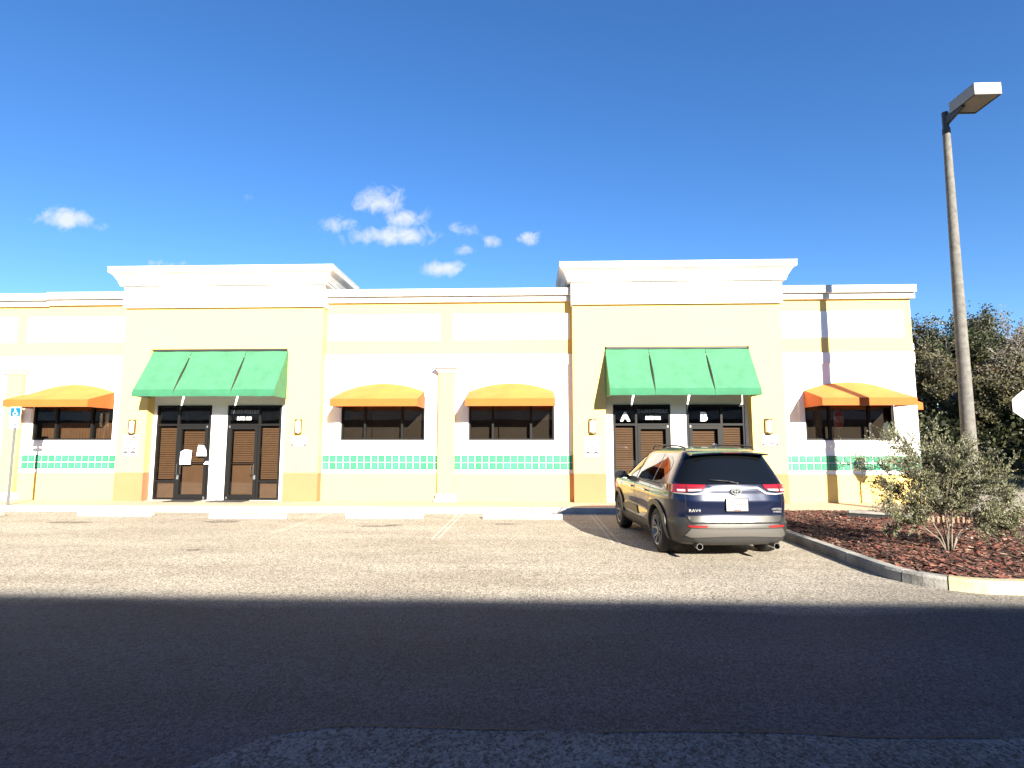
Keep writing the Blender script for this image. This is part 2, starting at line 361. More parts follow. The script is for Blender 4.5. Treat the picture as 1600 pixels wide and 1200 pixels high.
for a, b in zip(cuts, cuts[1:]):
    m = MB(); seg = ks[a:b + 1]; rows = []
    for j, (p, nr) in enumerate(seg):
        pp = p.copy()
        if j == 0: pp = p + (seg[1][0] - p).normalized() * .008
        if j == len(seg) - 1: pp = p - (p - seg[-2][0]).normalized() * .008
        q = pp + nr * .17; c1 = pp + nr * .03
        rows.append([(pp.x, pp.y, -.03), (pp.x, pp.y, KH - .03), (c1.x, c1.y, KH), (q.x, q.y, KH), (q.x, q.y, -.03)])
    for r1, r2 in zip(rows, rows[1:]):
        for k in range(4): m.quad(r1[k], r2[k], r2[k + 1], r1[k + 1])
    m.poly(rows[0]); m.poly(rows[-1][::-1])
    m.build('kerb_segment', YELK if a >= 17 else (CONCS if a == 13 else CONCK), isl)
# mulch bed
inner = [p + nr * .165 for p, nr in ks]
MULCH = mat('red_mulch_soil', (.07, .026, .017), .95, bump=1.0, bscale=40, vcol=(.028, .013, .010), vscale=18)
bed_poly = [(p.x, p.y) for p in inner] + [(17.4, 14.2), (4.83, 14.2)]
def in_poly(x, y, P):
    c = False; n = len(P); j = n - 1
    for i in range(n):
        if (P[i][1] > y) != (P[j][1] > y) and x < (P[j][0] - P[i][0]) * (y - P[i][1]) / (P[j][1] - P[i][1]) + P[i][0]: c = not c
        j = i
    return c
bm_ = MB(); st = .14; nx = int(12.9 / st); ny = int(7.4 / st)
def bedz(x, y):
    d = min(1, max(0, min(x - 4.83, y - 7.16, 14.2 - y)) / .35)
    return .115 + d * (.05 + .03 * noise.noise(Vector((x * .7, y * .7, 0)))) + .02 * noise.noise(Vector((x * 4, y * 4, 3)))
for i in range(nx):
    for j in range(ny):
        x0 = 4.7 + i * st; y0 = 6.95 + j * st; x1 = x0 + st; y1 = y0 + st
        if all(in_poly(a, b, bed_poly) for a, b in ((x0, y0), (x1, y0), (x1, y1), (x0, y1), ((x0 + x1) / 2, (y0 + y1) / 2))):
            bm_.quad(*[(a, b, bedz(a, b)) for a, b in ((x0, y0), (x1, y0), (x1, y1), (x0, y1))])
o = MB(); o.poly([(x, y, .10) for x, y in bed_poly]); o = o.build('mulch_soil', MULCH); o['kind'] = 'structure'
o = bm_.build('mulch_bed', MULCH, smooth=True); o['kind'] = 'structure'
ch = MB(); cc = []
CHIP = mat('bark_chips', (1, 1, 1), .9, attr='tone')
rnd = random.Random(3)
for k in range(30000):
    if k < 17000: x = 4.8 + rnd.random() * 6; y = 7.1 + (rnd.random() ** 1.35) * 7.1
    else: x = 4.8 + rnd.random() * 12.4; y = 7.1 + rnd.random() * 7.1
    if not in_poly(x, y, bed_poly): continue
    z = bedz(x, y) + rnd.uniform(0.0, .025); l = rnd.uniform(.02, .055); w = rnd.uniform(.006, .016); a = rnd.random() * math.pi
    d = Vector((math.cos(a), math.sin(a), rnd.uniform(-.35, .35))) * l; s_ = Vector((-math.sin(a), math.cos(a), rnd.uniform(-.6, .6))) * w
    p = Vector((x, y, z))
    ch.quad(p - d - s_, p + d - s_, p + d * .8 + s_, p - d * .9 + s_)
    t = rnd.random()
    if t < .62: c = (.165 * rnd.uniform(.5, 1.2), .052, .034)
    elif t < .85: c = (.045, .021, .016)
    elif t < .95 or x < 6.5: c = (.27, .14, .09)
    else: c = (.36, .27, .19)
    cc.append(c)
o = ch.build('mulch_chips', CHIP, cols=cc, fix=False, weld=False); o['kind'] = 'stuff'

# side road beyond the bed: pale edge line
e = MB(); e.box(11.3, 40, 14.3, 14.42, -.02, .06); o = e.build('road_edge', CONC); o['kind'] = 'structure'
LINEP = asphalt('worn_line_paint', (.64, .58, .49), (.36, .31, .25), (.8, .8, .8), 80)
def stall_line(x, y0, y1):
    m = MB()
    for dx in (-.075, .035):
        m.quad((x + dx, y0, .004), (x + dx + .04, y0, .004), (x + dx + .04, y1, .004), (x + dx, y1, .004))
    o = m.build('stall_line', LINEP); o['kind'] = 'structure'
for x, y0 in ((-8.42, 12.4), (-5.1, 11.2), (-1.80, 10.6), (1.50, 10.2)): stall_line(x, y0, 14.42)

# wheel stops
def wheel_stop(xc, y, label):
    m = MB(); pr = [(-.085, 0), (-.05, .12), (.05, .12), (.085, 0)]
    m.prism([(y + a, b) for a, b in pr], xc - .93, xc + .93, 'x')
    o = m.build('wheel_stop', CONCW, bevel=.012)
    return tag(o, label, 'wheel stop', 'concrete wheel stops along the kerb')
CONCW = mat('bleached_concrete', (.40, .375, .32), .9, bump=.5, bscale=50, vcol=(.28, .26, .22), vscale=4)
wheel_stop(-13.75, 13.46, 'concrete wheel stop beside the blue disabled parking sign')
wheel_stop(-10.1, 13.6, 'concrete wheel stop in front of the left pier with the towing notice')
wheel_stop(-6.67, 13.3, 'concrete wheel stop in front of the papered glass doors, left of the middle awnings')
wheel_stop(-3.47, 13.42, 'concrete wheel stop left of the stall line below the flat cream column')
wheel_stop(-.22, 13.45, 'concrete wheel stop just left of the shadow of the parked dark blue SUV')

# ------------------------------------------------------------------ building
YW = 16.0; YT = 15.7
bld = empty('commercial_building', 'long single-storey cream and white stucco shop building with two raised entrance towers', 'building', (0, YW, 0))
def BP(mb, name, mats, parent=bld, **k):
    off = Vector((0, YW, 0)); mb.v = [tuple(Vector(v) - off) for v in mb.v]
    return mb.build(name, mats, parent, **k)
def face_wall(mb, xs, zs, Y, hole, matf, depth=.3):
    for i in range(len(xs) - 1):
        for j in range(len(zs) - 1):
            x0, x1, z0, z1 = xs[i], xs[i + 1], zs[j], zs[j + 1]; cx0, cz0 = (x0 + x1) / 2, (z0 + z1) / 2
            if hole(cx0, cz0): continue
            mb.quad((x0, Y, z0), (x1, Y, z0), (x1, Y, z1), (x0, Y, z1), matf(cx0, cz0))
            # reveals
            if i > 0 and hole((xs[i - 1] + x0) / 2, cz0): mb.quad((x0, Y, z0), (x0, Y + depth, z0), (x0, Y + depth, z1), (x0, Y, z1), matf(cx0, cz0))
            if i < len(xs) - 2 and hole((x1 + xs[i + 2]) / 2, cz0): mb.quad((x1, Y, z0), (x1, Y + depth, z0), (x1, Y + depth, z1), (x1, Y, z1), matf(cx0, cz0))
            if j > 0 and hole(cx0, (zs[j - 1] + z0) / 2): mb.quad((x0, Y, z0), (x1, Y, z0), (x1, Y + depth, z0), (x0, Y + depth, z0), matf(cx0, cz0))
            if j < len(zs) - 2 and hole(cx0, (z1 + zs[j + 2]) / 2): mb.quad((x0, Y, z1), (x1, Y, z1), (x1, Y + depth, z1), (x0, Y + depth, z1), matf(cx0, cz0))
XL, XR = -30.0, 10.70
WINS = [(-21.1, -18.7), (-14.60, -12.18), (-5.47, -3.05), (-1.79, .64), (7.63, 10.06)]
WZ0, WZ1 = 1.85, 3.10
TW = [(-11.80, -5.98), (1.16, 6.96)]
OP = [(-10.97, -6.97), (2.05, 6.05)]
panels = [(-18.65, -15.32), (-14.98, -11.86), (-5.92, -2.64), (-2.27, 1.10), (7.07, 10.49)]
xs = sorted(set([XL, XR] + [a for w in WINS for a in w] + [a for w in panels for a in w] + [a for w in TW for a in w]))
zs = [0, .15, .913, 1.85, 3.10, 4.0, 4.316, 4.735, 5.50, 6.18]
def hole_main(x, z):
    if z > WZ0 and z < WZ1 and any(a < x < b for a, b in WINS): return True
    if z < 4.7 and any(a < x < b for a, b in TW): return True
    return False
def mat_main(x, z):
    if z < .913: return 1
    if z < 4.316: return 0
    if 4.735 < z < 5.5 and any(a < x < b for a, b in panels): return 0
    return 1
wl = MB(); face_wall(wl, xs, zs, YW, hole_main, mat_main, .16)
# sign panels sit 12 mm proud; low plinth and white frieze band 25 mm proud
def clipx(a, b): return [(a, b)]
spans = [(XL, TW[0][0]), (TW[0][1], TW[1][0]), (TW[1][1], XR)]
for a, b in spans:
    wl.box(a + .002, b - .002 if b != XR else b + .02, YW - .025, YW - .001, .1, .905, 1)
    wl.box(a + .002, b - .002 if b != XR else b + .02, YW - .03, YW - .001, 4.0, 4.31, 0)
for a, b in panels: wl.box(a + .02, b - .02, YW - .012, YW - .001, 4.755, 5.48, 0)
for a, b in WINS:   # raised plaster surround
    wl.box(a - .17, b + .17, YW - .02, YW - .001, 1.64, 1.80, 0); wl.box(a - .17, a - .03, YW - .02, YW - .001, 1.802, 3.3, 0); wl.box(b + .03, b + .17, YW - .02, YW - .001, 1.802, 3.3, 0)
BP(wl, 'wall', [WHITE, CREAM])
# side wall on the right, rear, roof
s = MB()
s.quad((XR, YW, 0), (XR, 30, 0), (XR, 30, .913), (XR, YW, .913), 1)
s.quad((XR, YW, .913), (XR, 30, .913), (XR, 30, 4.316), (XR, YW, 4.316), 0)
s.quad((XR, YW, 4.316), (XR, 30, 4.316), (XR, 30, 6.18), (XR, YW, 6.18), 1)
s.quad((XL, YW, 0), (XL, 30, 0), (XL, 30, 6.18), (XL, YW, 6.18), 1)
s.quad((XL, 30, 0), (XR, 30, 0), (XR, 30, 6.18), (XL, 30, 6.18), 1)
s.box(XR + .001, XR + .22, YW + .28, 22, 4.42, 4.60, 0); s.box(XR + .001, XR + .15, YW + .28, 22, 4.30, 4.418, 0)
BP(s, 'side_wall', [WHITE, CREAM], fix=True)
r_ = MB(); r_.quad((XL + .05, YW + .2, 5.7), (XR - .05, YW + .2, 5.7), (XR - .05, 29.9, 5.7), (XL + .05, 29.9, 5.7))
BP(r_, 'roof', ROOF)
# parapet cornice, two stepped fascias
def cornice_strip(a, b, z=0.0, ex=0.0):
    m = MB(); m.box(a, b, YW - .10 - ex, YW - .001, 5.835 + z, 5.995 + z); m.box(a, b, YW - .19 - ex, YW + .25, 6.0 + z, 6.19 + z)
    m.box(a, b, YW - .20 - ex, YW + .26, 6.192 + z, 6.205 + z)
    return m
for a, b in ((-30, -14.34), (-14.335, TW[0][0] - .01), (TW[0][1] + .01, TW[1][0] - .01), (TW[1][1] + .01, XR + .10)):
    BP(cornice_strip(a, b, -.03 if b < -14.3 and a < -20 else 0), 'parapet_cornice', TRIM, bevel=.008)
sc_ = MB(); sc_.box(XR + .001, XR + .1, YW + .262, 30, 6.0, 6.19); sc_.box(XR + .001, XR + .05, YW + .01, 30, 5.84, 5.99); BP(sc_, 'parapet_cornice', TRIM)
# tile bands: two rows of green glass blocks with white grout
TILE = mat('green_glass_tile', (.030, .19, .105), .25, spec=.5, attr='tone', bump=.3, bscale=25)
GROUT = mat('tile_grout', (.74, .74, .70), .8)
rt = random.Random(11)
for a, b in ((-30, -15.4), (-14.8, -11.95), (-5.96, -2.66), (-2.2, 1.14), (6.98, 10.68)):
    gm = MB(); gm.box(a, b, YW - .028, YW - .001, 1.015, 1.435); par = BP(gm, 'tile_band', GROUT)
    tm = MB(); cs = []
    x = a + .01
    while x < b - .04:
        x2 = min(x + .183, b - .01)
        for z in (1.03, 1.234):
            tm.box(x, x2, -.036, -.0285, z, z + .186)
            t = rt.uniform(.85, 1.12); cs += [(t, t * rt.uniform(.95, 1.03), t)] * 6
            tm.box(x + .03, max(x2 - .03, x + .035), -.041, -.0365, z + .03, z + .156); t2 = t * rt.uniform(1.05, 1.45); cs += [(t2 * 1.3, t2, t2)] * 6
        x += .2
    tm.build('glass_tiles', TILE, par, cols=cs, weld=False, bevel=0)
# pilasters
for xc in (-2.415, -15.11, -22.0):
    m = MB(); m.box(xc - .23, xc + .23, YW - .15, YW - .0305, .36, 3.765); p = BP(m, 'pilaster', CREAM, bevel=.01)
    c = MB(); c.box(xc - .25, xc + .25, -.19, -.0305, 3.767, 3.82); c.box(xc - .29, xc + .29, -.24, -.0305, 3.822, 3.885); c.box(xc - .33, xc + .33, -.31, -.0305, 3.887, 3.94); c.build('capital', TRIM, p, bevel=.006)
    c = MB(); c.box(xc - .27, xc + .27, -.19, -.026, .24, .358); c.box(xc - .31, xc + .31, -.23, -.026, .147, .238); c.build('base', TRIM, p, bevel=.006)
# windows
def ring(m, x0, x1, z0, z1, w, y0, y1, mi=0):
    m.box(x0, x1, y0, y1, z0, z0 + w, mi); m.box(x0, x1, y0, y1, z1 - w, z1, mi)
    m.box(x0, x0 + w, y0, y1, z0 + w, z1 - w, mi); m.box(x1 - w, x1, y0, y1, z0 + w, z1 - w, mi)
for i, (a, b) in enumerate(WINS):
    f = MB(); ring(f, a + .001, b - .001, WZ0 + .001, WZ1 - .001, .05, .04, .12)
    m1, m2 = a + .685, b - .66
    for mx_ in (m1, m2): f.box(mx_ - .03, mx_ + .03, .035, .12, WZ0 + .052, WZ1 - .052)
    f = f.build('window', BRONZE, bld)
    for p0, p1 in ((a + .051, m1 - .031), (m1 + .031, m2 - .031), (m2 + .031, b - .051)):
        p = MB(); p.quad((p0, .08, WZ0 + .051), (p1, .08, WZ0 + .051), (p1, .08, WZ1 - .051), (p0, .08, WZ1 - .051)); p.build('pane', GLASSD if i != 1 else GLASS, f)
    sh = MB()
    if i == 1:    # slatted vertical board behind the lower half
        nb = 26
        for k in range(nb):
            x0 = a + .05 + (b - a - .1) * k / nb; sh.box(x0 + .004, x0 + (b - a - .1) / nb - .004, .30, .315, WZ0 - .05, 2.36)
        sh.build('slat_boards', BLIND, f)
    else:
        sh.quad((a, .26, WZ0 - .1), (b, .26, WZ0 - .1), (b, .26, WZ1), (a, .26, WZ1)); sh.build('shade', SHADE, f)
        bar = MB(); bar.box(m1 + .16, m1 + .18, .20, .22, WZ0, WZ1); bar.build('shade_cord', ROOM, f)
# dark rooms behind
rm = MB()
for a, b in ((-29.9, 10.6),):
    rm.quad((a, YW + 2.2, .1), (b, YW + 2.2, .1), (b, YW + 2.2, 3.4), (a, YW + 2.2, 3.4)); rm.quad((a, YW + .3, .1), (b, YW + .3, .1), (b, YW + 2.2, .1), (a, YW + 2.2, .1))
    rm.quad((a, YW + .3, 3.4), (b, YW + .3, 3.4), (b, YW + 2.2, 3.4), (a, YW + 2.2, 3.4)); rm.quad((a, YW + .3, .1), (a, YW + 2.2, .1), (a, YW + 2.2, 3.4), (a, YW + .3, 3.4)); rm.quad((b, YW + .3, .1), (b, YW + 2.2, .1), (b, YW + 2.2, 3.4), (b, YW + .3, 3.4))
for x in (-17, -11.3, -6.3, -2.4, 1.6, 6.8): rm.quad((x, YW + .3, .1), (x, YW + 2.2, .1), (x, YW + 2.2, 3.4), (x, YW + .3, 3.4))
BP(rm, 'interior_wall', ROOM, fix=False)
# towers
def tower(ti):
    t0, t1 = TW[ti]; o0, o1 = OP[ti]
    m = MB(); xs = [t0, o0, o1, t1]; zs = [0, .94, 4.46, 6.3]
    face_wall(m, xs, zs, YT, lambda x, z: o0 < x < o1 and z < 4.46, lambda x, z: 1 if z < .94 else 0, .29)
    for x in (t0, t1):
        m.quad((x, YT, 0), (x, YT + 1.7, 0), (x, YT + 1.7, .94), (x, YT, .94), 1); m.quad((x, YT, .94), (x, YT + 1.7, .94), (x, YT + 1.7, 6.78), (x, YT, 6.78), 0)
    m.quad((t0, YT + 1.7, 5.7), (t1, YT + 1.7, 5.7), (t1, YT + 1.7, 6.78), (t0, YT + 1.7, 6.78), 0)
    tw = BP(m, 'entrance_tower', [CREAM2, PEACH])
    f = MB(); f.box(t0 - .04, t1 + .04, -.39, -.301, 5.66, 6.30); f.box(t0 - .04, t0 - .001, -.30, 1.42, 5.66, 6.3); f.box(t1 + .001, t1 + .04, -.30, 1.42, 5.66, 6.3)
    f.build('frieze', TRIM, tw, bevel=.006)
    # crown: loft of rectangles
    c = MB(); prof = [(.045, 6.302), (.14, 6.302), (.14, 6.365), (.17, 6.367), (.17, 6.42), (.19, 6.45), (.235, 6.53), (.265, 6.58), (.30, 6.61), (.34, 6.635), (.36, 6.66), (.36, 6.795), (.375, 6.80), (.375, 6.815), (.05, 6.82)]
    rows = []
    for e_, z in prof: rows.append([(t0 - e_, -.3 - e_, z), (t1 + e_, -.3 - e_, z), (t1 + e_, 1.4 + e_, z), (t0 - e_, 1.4 + e_, z)])
    for a, b in zip(rows, rows[1:]):
        for k in range(4): c.quad(a[k], a[(k + 1) % 4], b[(k + 1) % 4], b[k])
    c.poly(rows[-1]); c.poly(rows[0][::-1]); c.build('crown_cornice', TRIM, tw)
    return tw
tower(0); tower(1)
# recessed entrance walls with storefronts
def storefront(x0, x1, door_left, slats_low, par_label=None, letters=None, notice=False):
    """glazed unit x0..x1: transom over a door and a side light"""
    Y0, Y1 = -.03, .05; zb, zt, ztr = .16, 2.85, 2.29
    w = x1 - x0; dw = w * .60
    xm = x0 + dw if door_left else x1 - dw
    f = MB(); ring(f, x0, x1, zb, zt, .055, Y0, Y1)
    f.box(xm - .03, xm + .03, Y0, Y1, zb + .056, zt - .056); f.box(x0 + .056, xm - .031, Y0, Y1, ztr - .03, ztr + .03); f.box(xm + .031, x1 - .056, Y0, Y1, ztr - .03, ztr + .03)
    sl0, sl1 = (xm + .031, x1 - .056) if door_left else (x0 + .056, xm - .031)
    f.box(sl0, sl1, Y0, Y1, .66, .71)
    fr = f.build('storefront', BRONZE, bld)
    for a, b in ((x0 + .056, xm - .031), (xm + .031, x1 - .056)):
        p = MB(); p.quad((a, .01, ztr + .031), (b, .01, ztr + .031), (b, .01, zt - .056), (a, .01, zt - .056)); p.build('transom_pane', GLASSD, fr)
    p = MB(); p.quad((sl0, .01, .712), (sl1, .01, .712), (sl1, .01, ztr - .031), (sl0, .01, ztr - .031)); p.quad((sl0, .01, zb + .056), (sl1, .01, zb + .056), (sl1, .01, .658), (sl0, .01, .658)); p.build('side_pane', GLASS, fr)
    d0, d1 = (x0 + .06, xm - .035) if door_left else (xm + .035, x1 - .06)
    d = MB(); zd0, zd1 = zb + .03, ztr - .035; st = .085
    d.box(d0, d1, -.045, .03, zd0, zd0 + .12); d.box(d0, d1, -.045, .03, zd1 - .09, zd1); d.box(d0, d0 + st, -.045, .03, zd0 + .121, zd1 - .091); d.box(d1 - st, d1, -.045, .03, zd0 + .121, zd1 - .091)
    d.box(d0 + st, d1 - st, -.035, .02, 1.185, 1.20)
    d.build('door', BRONZE, fr)
    p = MB(); p.quad((d0 + st, 0, zd0 + .121), (d1 - st, 0, zd0 + .121), (d1 - st, 0, zd1 - .091), (d0 + st, 0, zd1 - .091)); p.build('door_pane', GLASS, fr)
    hx = d1 - st * .5 if door_left else d0 + st * .5
    sg = -1 if door_left else 1
    h_ = MB(); h_.path([(hx, -.045, 1.17), (hx, -.11, 1.17), (hx, -.11, .87), (hx, -.045, .87)], .012, 8)
    h_.path([(hx + sg * .09, -.03, 1.15), (hx + sg * .09, -.09, 1.13), (hx + sg * .09, -.09, .89), (hx + sg * .09, -.03, .89)], .010, 8); h_.build('door_handle', BLACKP, fr)
    lk = MB(); lk.box(hx - .03, hx + .03, -.055, -.0455, .74, .86); lk.build('lock_plate', GALV, fr)
    for zz in (zd1 - .02, zd0 + .03):
        cr_ = MB(); hx2 = d0 + .03 if door_left else d1 - .03; cr_.box(hx2 - .02, hx2 + .02, -.055, -.046, zz - .03, zz + .03); cr_.build('door_pivot', GALV, fr)
    # wooden blinds behind side light and door
    bl = MB()
    for (a, b, zlo) in ((sl0 + .01, sl1 - .01, .74), (d0 + st + .01, d1 - st - .01, 1.22)):
        z = zlo
        while z < ztr - .1:
            bl.quad((a, .085, z), (b, .085, z), (b, .100, z + .050), (a, .100, z + .050)); z += .064
        bl.quad((a, .16, .2), (b, .16, .2), (b, .16, ztr - .04), (a, .16, ztr - .04), 1)  # dark backing sheet that turns the slat gaps into shading lines
    for (a, b, z0, z1) in ((sl0 + .01, sl1 - .01, .2, .66), (d0 + st + .01, d1 - st - .01, .3, 1.19)):
        z = z0
        while z < z1:
            z2 = min(z + .075, z1); bl.quad((a, .088, z), (b, .088, z), (b, .094, z2), (a, .094, z2)); z = z2
    bl.build('wooden_blind', [BLIND, ROOM], fr, fix=False)
    return fr, (x0, xm, x1)
for k, (o0, o1) in enumerate(OP):
    m = MB(); u = [(o0 + .12, o0 + 1.72), (o0 + 2.20, o1 - .22)] if k == 0 else [(o0 + .245, o0 + 1.845), (o0 + 2.295, o0 + 3.90)]
    xs_ = [o0 - .02, u[0][0], u[0][1], u[1][0], u[1][1], o1 + .02]; zs_ = [.1, .16, 2.85, 4.6]
    face_wall(m, xs_, zs_, YT + .29, lambda x, z: .16 < z < 2.85 and (u[0][0] < x < u[0][1] or u[1][0] < x < u[1][1]), lambda x, z: 0, .1)
    BP(m, 'entrance_wall', [WHITE])
    OP[k] = (o0, o1, u)
UN = OP[0][2] + OP[1][2]
sf = []
sf.append(storefront(*UN[0], False, 0)); sf.append(storefront(*UN[1], True, 0)); sf.append(storefront(*UN[2], False, 0)); sf.append(storefront(*UN[3], True, 0))
# lettering on the transoms (on the glass, part of its storefront)
def letters(sfi, s, size, x, z, mt, sxw=1.0, bold=0.0, dark=None):
    m = MB(); add_text(m, s, size, (x, .004, z), mt and (1, 0, 0), depth=.003, sxw=sxw, bold=bold)
    m.build('lettering', mt, sf[sfi][0], fix=False)
x0, xm, x1 = sf[1][1]
letters(1, '220 ALAFAYA WOODS BLVD.', .15, (x0 + xm) / 2, 2.66, GREYP, .46); letters(1, 'SUITE 1000', .13, (x0 + xm) / 2, 2.47, WHITEP, .68, .006)
x0, xm, x1 = sf[2][1]
letters(2, '220 ALAFAYA WOODS BLVD.', .15, (xm + x1) / 2, 2.66, GREYP, .46); letters(2, 'SUITE 1016', .13, (xm + x1) / 2, 2.47, WHITEP, .68, .006)
letters(2, 'A', .33, (x0 + xm) / 2 + .02, 2.50, WHITEP, 1.0, .02)
x0, xm, x1 = sf[3][1]
letters(3, 'B', .33, (x0 + xm) / 2, 2.50, WHITEP, 1.0, .02)

# ------------------------------------------------------------------ awnings
def orange_awning(x0, x1, label):
    xc = (x0 + x1) / 2; hw = (x1 - x0) / 2
    e_ = empty('orange_awning', label, 'awning', (xc, YW, 2.76), 0, 'orange arched window awnings')
    F = -1.0; B = -.032; n = 16
    top = MB(); edge = []
    for k in range(n + 1):
        u = -1 + 2 * k / n; edge.append((u * hw, B, .475 + .235 * (1 - abs(u) ** 2.0)))
    fr = [(-hw + 2 * hw * k / n, F, .20) for k in range(n + 1)]
    R_ = 5
    def pt(k, j):
        t = j / R_; a, b = Vector(fr[k]), Vector(edge[k]); p = a.lerp(b, t); p.z += -.010 * math.sin(math.pi * t); return tuple(p)
    for k in range(n):
        for j in range(R_): top.quad(pt(k, j), pt(k + 1, j), pt(k + 1, j + 1), pt(k, j + 1))
    top.build('canopy', ORANGET, e_, smooth=True)
    v = MB(); v.quad((-hw, F, 0), (hw, F, 0), (hw, F, .2), (-hw, F, .2))
    for s_ in (-1, 1): v.poly([(s_ * hw, F, 0), (s_ * hw, F, .2), (s_ * hw, B, .475), (s_ * hw, B, 0)])
    v.build('valance', ORANGEF, e_)
    fm = MB()
    fm.path([(-hw + .015, B, .012), (-hw + .015, F + .015, .012), (hw - .015, F + .015, .012), (hw - .015, B, .012)], .014, 6)
    for u in (-1, -.33, .33, 1): fm.tube(((hw - .02) * u, F + .02, .18), ((hw - .02) * u, B, .45 + .22 * (1 - u * u)), .012, n=6)
    fm.build('awning_frame', BRONZEW, e_)
    return e_
BRONZEW = mat('awning_steel', (.35, .33, .30), .5, metal=.4)
orange_awning(-14.58, -12.17, 'orange arched awning over the window behind the blue disabled parking sign')
orange_awning(-5.455, -3.06, 'orange arched awning over the window left of the flat cream column')
orange_awning(-1.785, .628, 'orange arched awning over the window right of the flat cream column')
orange_awning(7.615, 10.05, 'orange arched awning crossed by the shadow of the tall lamp post')
sa = empty('orange_awning', 'orange awning on the end wall, its corner just peeping past the building corner', 'awning', (XR, 18.1, 2.75), 0, 'orange arched window awnings')
m = MB(); hw = 1.2
n = 12; ed = [(.005, -hw + 2 * hw * k / n, .475 + .235 * (1 - (-1 + 2 * k / n) ** 2)) for k in range(n + 1)]; fr = [(.77, -hw + 2 * hw * k / n, .2) for k in range(n + 1)]
for k in range(n): m.quad(fr[k], fr[k + 1], ed[k + 1], ed[k])
m.build('canopy', ORANGET, sa, smooth=True)
m = MB(); m.quad((.77, -hw, 0), (.77, hw, 0), (.77, hw, .2), (.77, -hw, .2))
for s_ in (-1, 1): m.poly([(.77, s_ * hw, 0), (.77, s_ * hw, .2), (.005, s_ * hw, .475), (.005, s_ * hw, 0)])
m.build('valance', ORANGEF, sa)

def green_awning(x0, x1, gaps, label):
    xc = (x0 + x1) / 2
    e_ = empty('green_awning', label, 'awning', (xc, YT, 3.03), 0, 'green sloped entrance awnings')
    w = (x1 - x0) / 2
    F, B = -.80, -.03; ZT = 1.395; edges = [-w] + [g_ - xc for g_ in gaps] + [w]
    prof = [(F, 0.0), (F - .004, .05), (F, .10), (F + .012, .15), (F + .03, .19)]
    K = 10
    for k in range(1, K + 1):
        t = k / K; prof.append((F + .03 + (B - .055 - F - .03) * t, .19 + (ZT - .11 - .19) * t - .018 * math.sin(math.pi * t)))
    prof += [(B - .03, ZT - .055), (B - .01, ZT - .045), (B + .06, ZT - .04)]
    for pi in range(3):
        a, b = edges[pi], edges[pi + 1]; c = MB(); rows = []
        for k, (y, z) in enumerate(prof):
            t = min(1, max(0, (z - .10) / 1.15)); gap = .030 * math.sin(math.pi * min(1, t * 1.0)) ** .8 + .004 if 0 < t < 1 else .004
            la = a + (gap if pi > 0 else 0); lb = b - (gap if pi < 2 else 0)
            rows.append([(la + (lb - la) * j / 8, y, z + .004 * math.sin(7 * (la + (lb - la) * j / 8) + k)) for j in range(9)])
        for ri, (r1, r2) in enumerate(zip(rows, rows[1:])):
            for j in range(8): c.quad(r1[j], r1[j + 1], r2[j + 1], r2[j], 1 if ri < 4 else 0)
        c.build('canvas_panel', [GREENF, GREENV], e_, smooth=True, sharp=50)
    for s_ in (-1, 1):
        v = MB(); v.poly([(s_ * w, y, z) for y, z in prof[:-1]] + [(s_ * w, B + .06, ZT - .05), (s_ * w, B + .02, 0)]); v.build('side_panel', GREENF, e_)
    fm = MB(); fm.path([(-w + .02, B + .02, .015), (-w + .02, F + .02, .015), (w - .02, F + .02, .015), (w - .02, B + .02, .015)], .014, 6)
    for g_ in (-w + .02, w - .02): fm.tube((g_, F + .05, .17), (g_, B, ZT - .09), .013, n=6)
    fm.build('awning_frame', BRONZEW, e_)
    hd = MB(); hd.box(-w + .03, w - .03, .0, .28, ZT - .02, ZT + .025); hd.build('head_gap_dark', BLACKP, e_)  # black strip painted in for the dark gap above the canvas
    return e_
green_awning(-10.88, -6.945, (-9.73, -8.14), 'green sloped canvas awning over the left pair of doors with the papered door')
green_awning(2.07, 6.03, (3.26, 4.82), 'green sloped canvas awning over the doors lettered A and B behind the SUV')

# ------------------------------------------------------------------ wall lamps and notices
def sconce(x, label):
    e_ = empty('wall_lamp', label, 'wall lamp', (x, YT, 2.02), 0, 'brass wall lamps on the entrance piers')
    b = MB(); b.box(-.10, .10, -.02, -.001, 0, .42); b.build('back_plate', BRASS, e_)
    f = MB()
    def arc(r, z0, z1):
        pts = [(r * math.cos(t), -.02 - r * 1.0 * math.sin(t)) for t in [math.pi * k / 10 for k in range(11)]]
        f.prism(pts, z0, z1, 'z')
    arc(.10, .005, .045); arc(.10, .375, .415)
    for t in (25, 155): f.box(.098 * math.cos(R(t)) - .009, .098 * math.cos(R(t)) + .009, -.02 - .10 * math.sin(R(t)) - .006, -.02 - .10 * math.sin(R(t)) + .012, .045, .375)
    f.build('cage', BRASS, e_)
    l = MB(); l.lathe([(.001, .05), (.078, .05), (.078, .37), (.001, .37)], 0, -.021, 16, 'z', a0=math.pi, a1=2 * math.pi); l.build('lens', LENS, e_, smooth=True, sharp=50)
    return e_
sconce(-11.36, 'small brass wall lamp above the towing notice by the papered door')
sconce(-6.57, 'small brass wall lamp on the pier right of the left green awning')
sconce(1.68, 'small brass wall lamp on the pier left of the door lettered A')
sconce(6.48, 'small brass wall lamp on the pier right of the door lettered B')
BOARD = mat('board_white', (.42, .42, .42), .6)
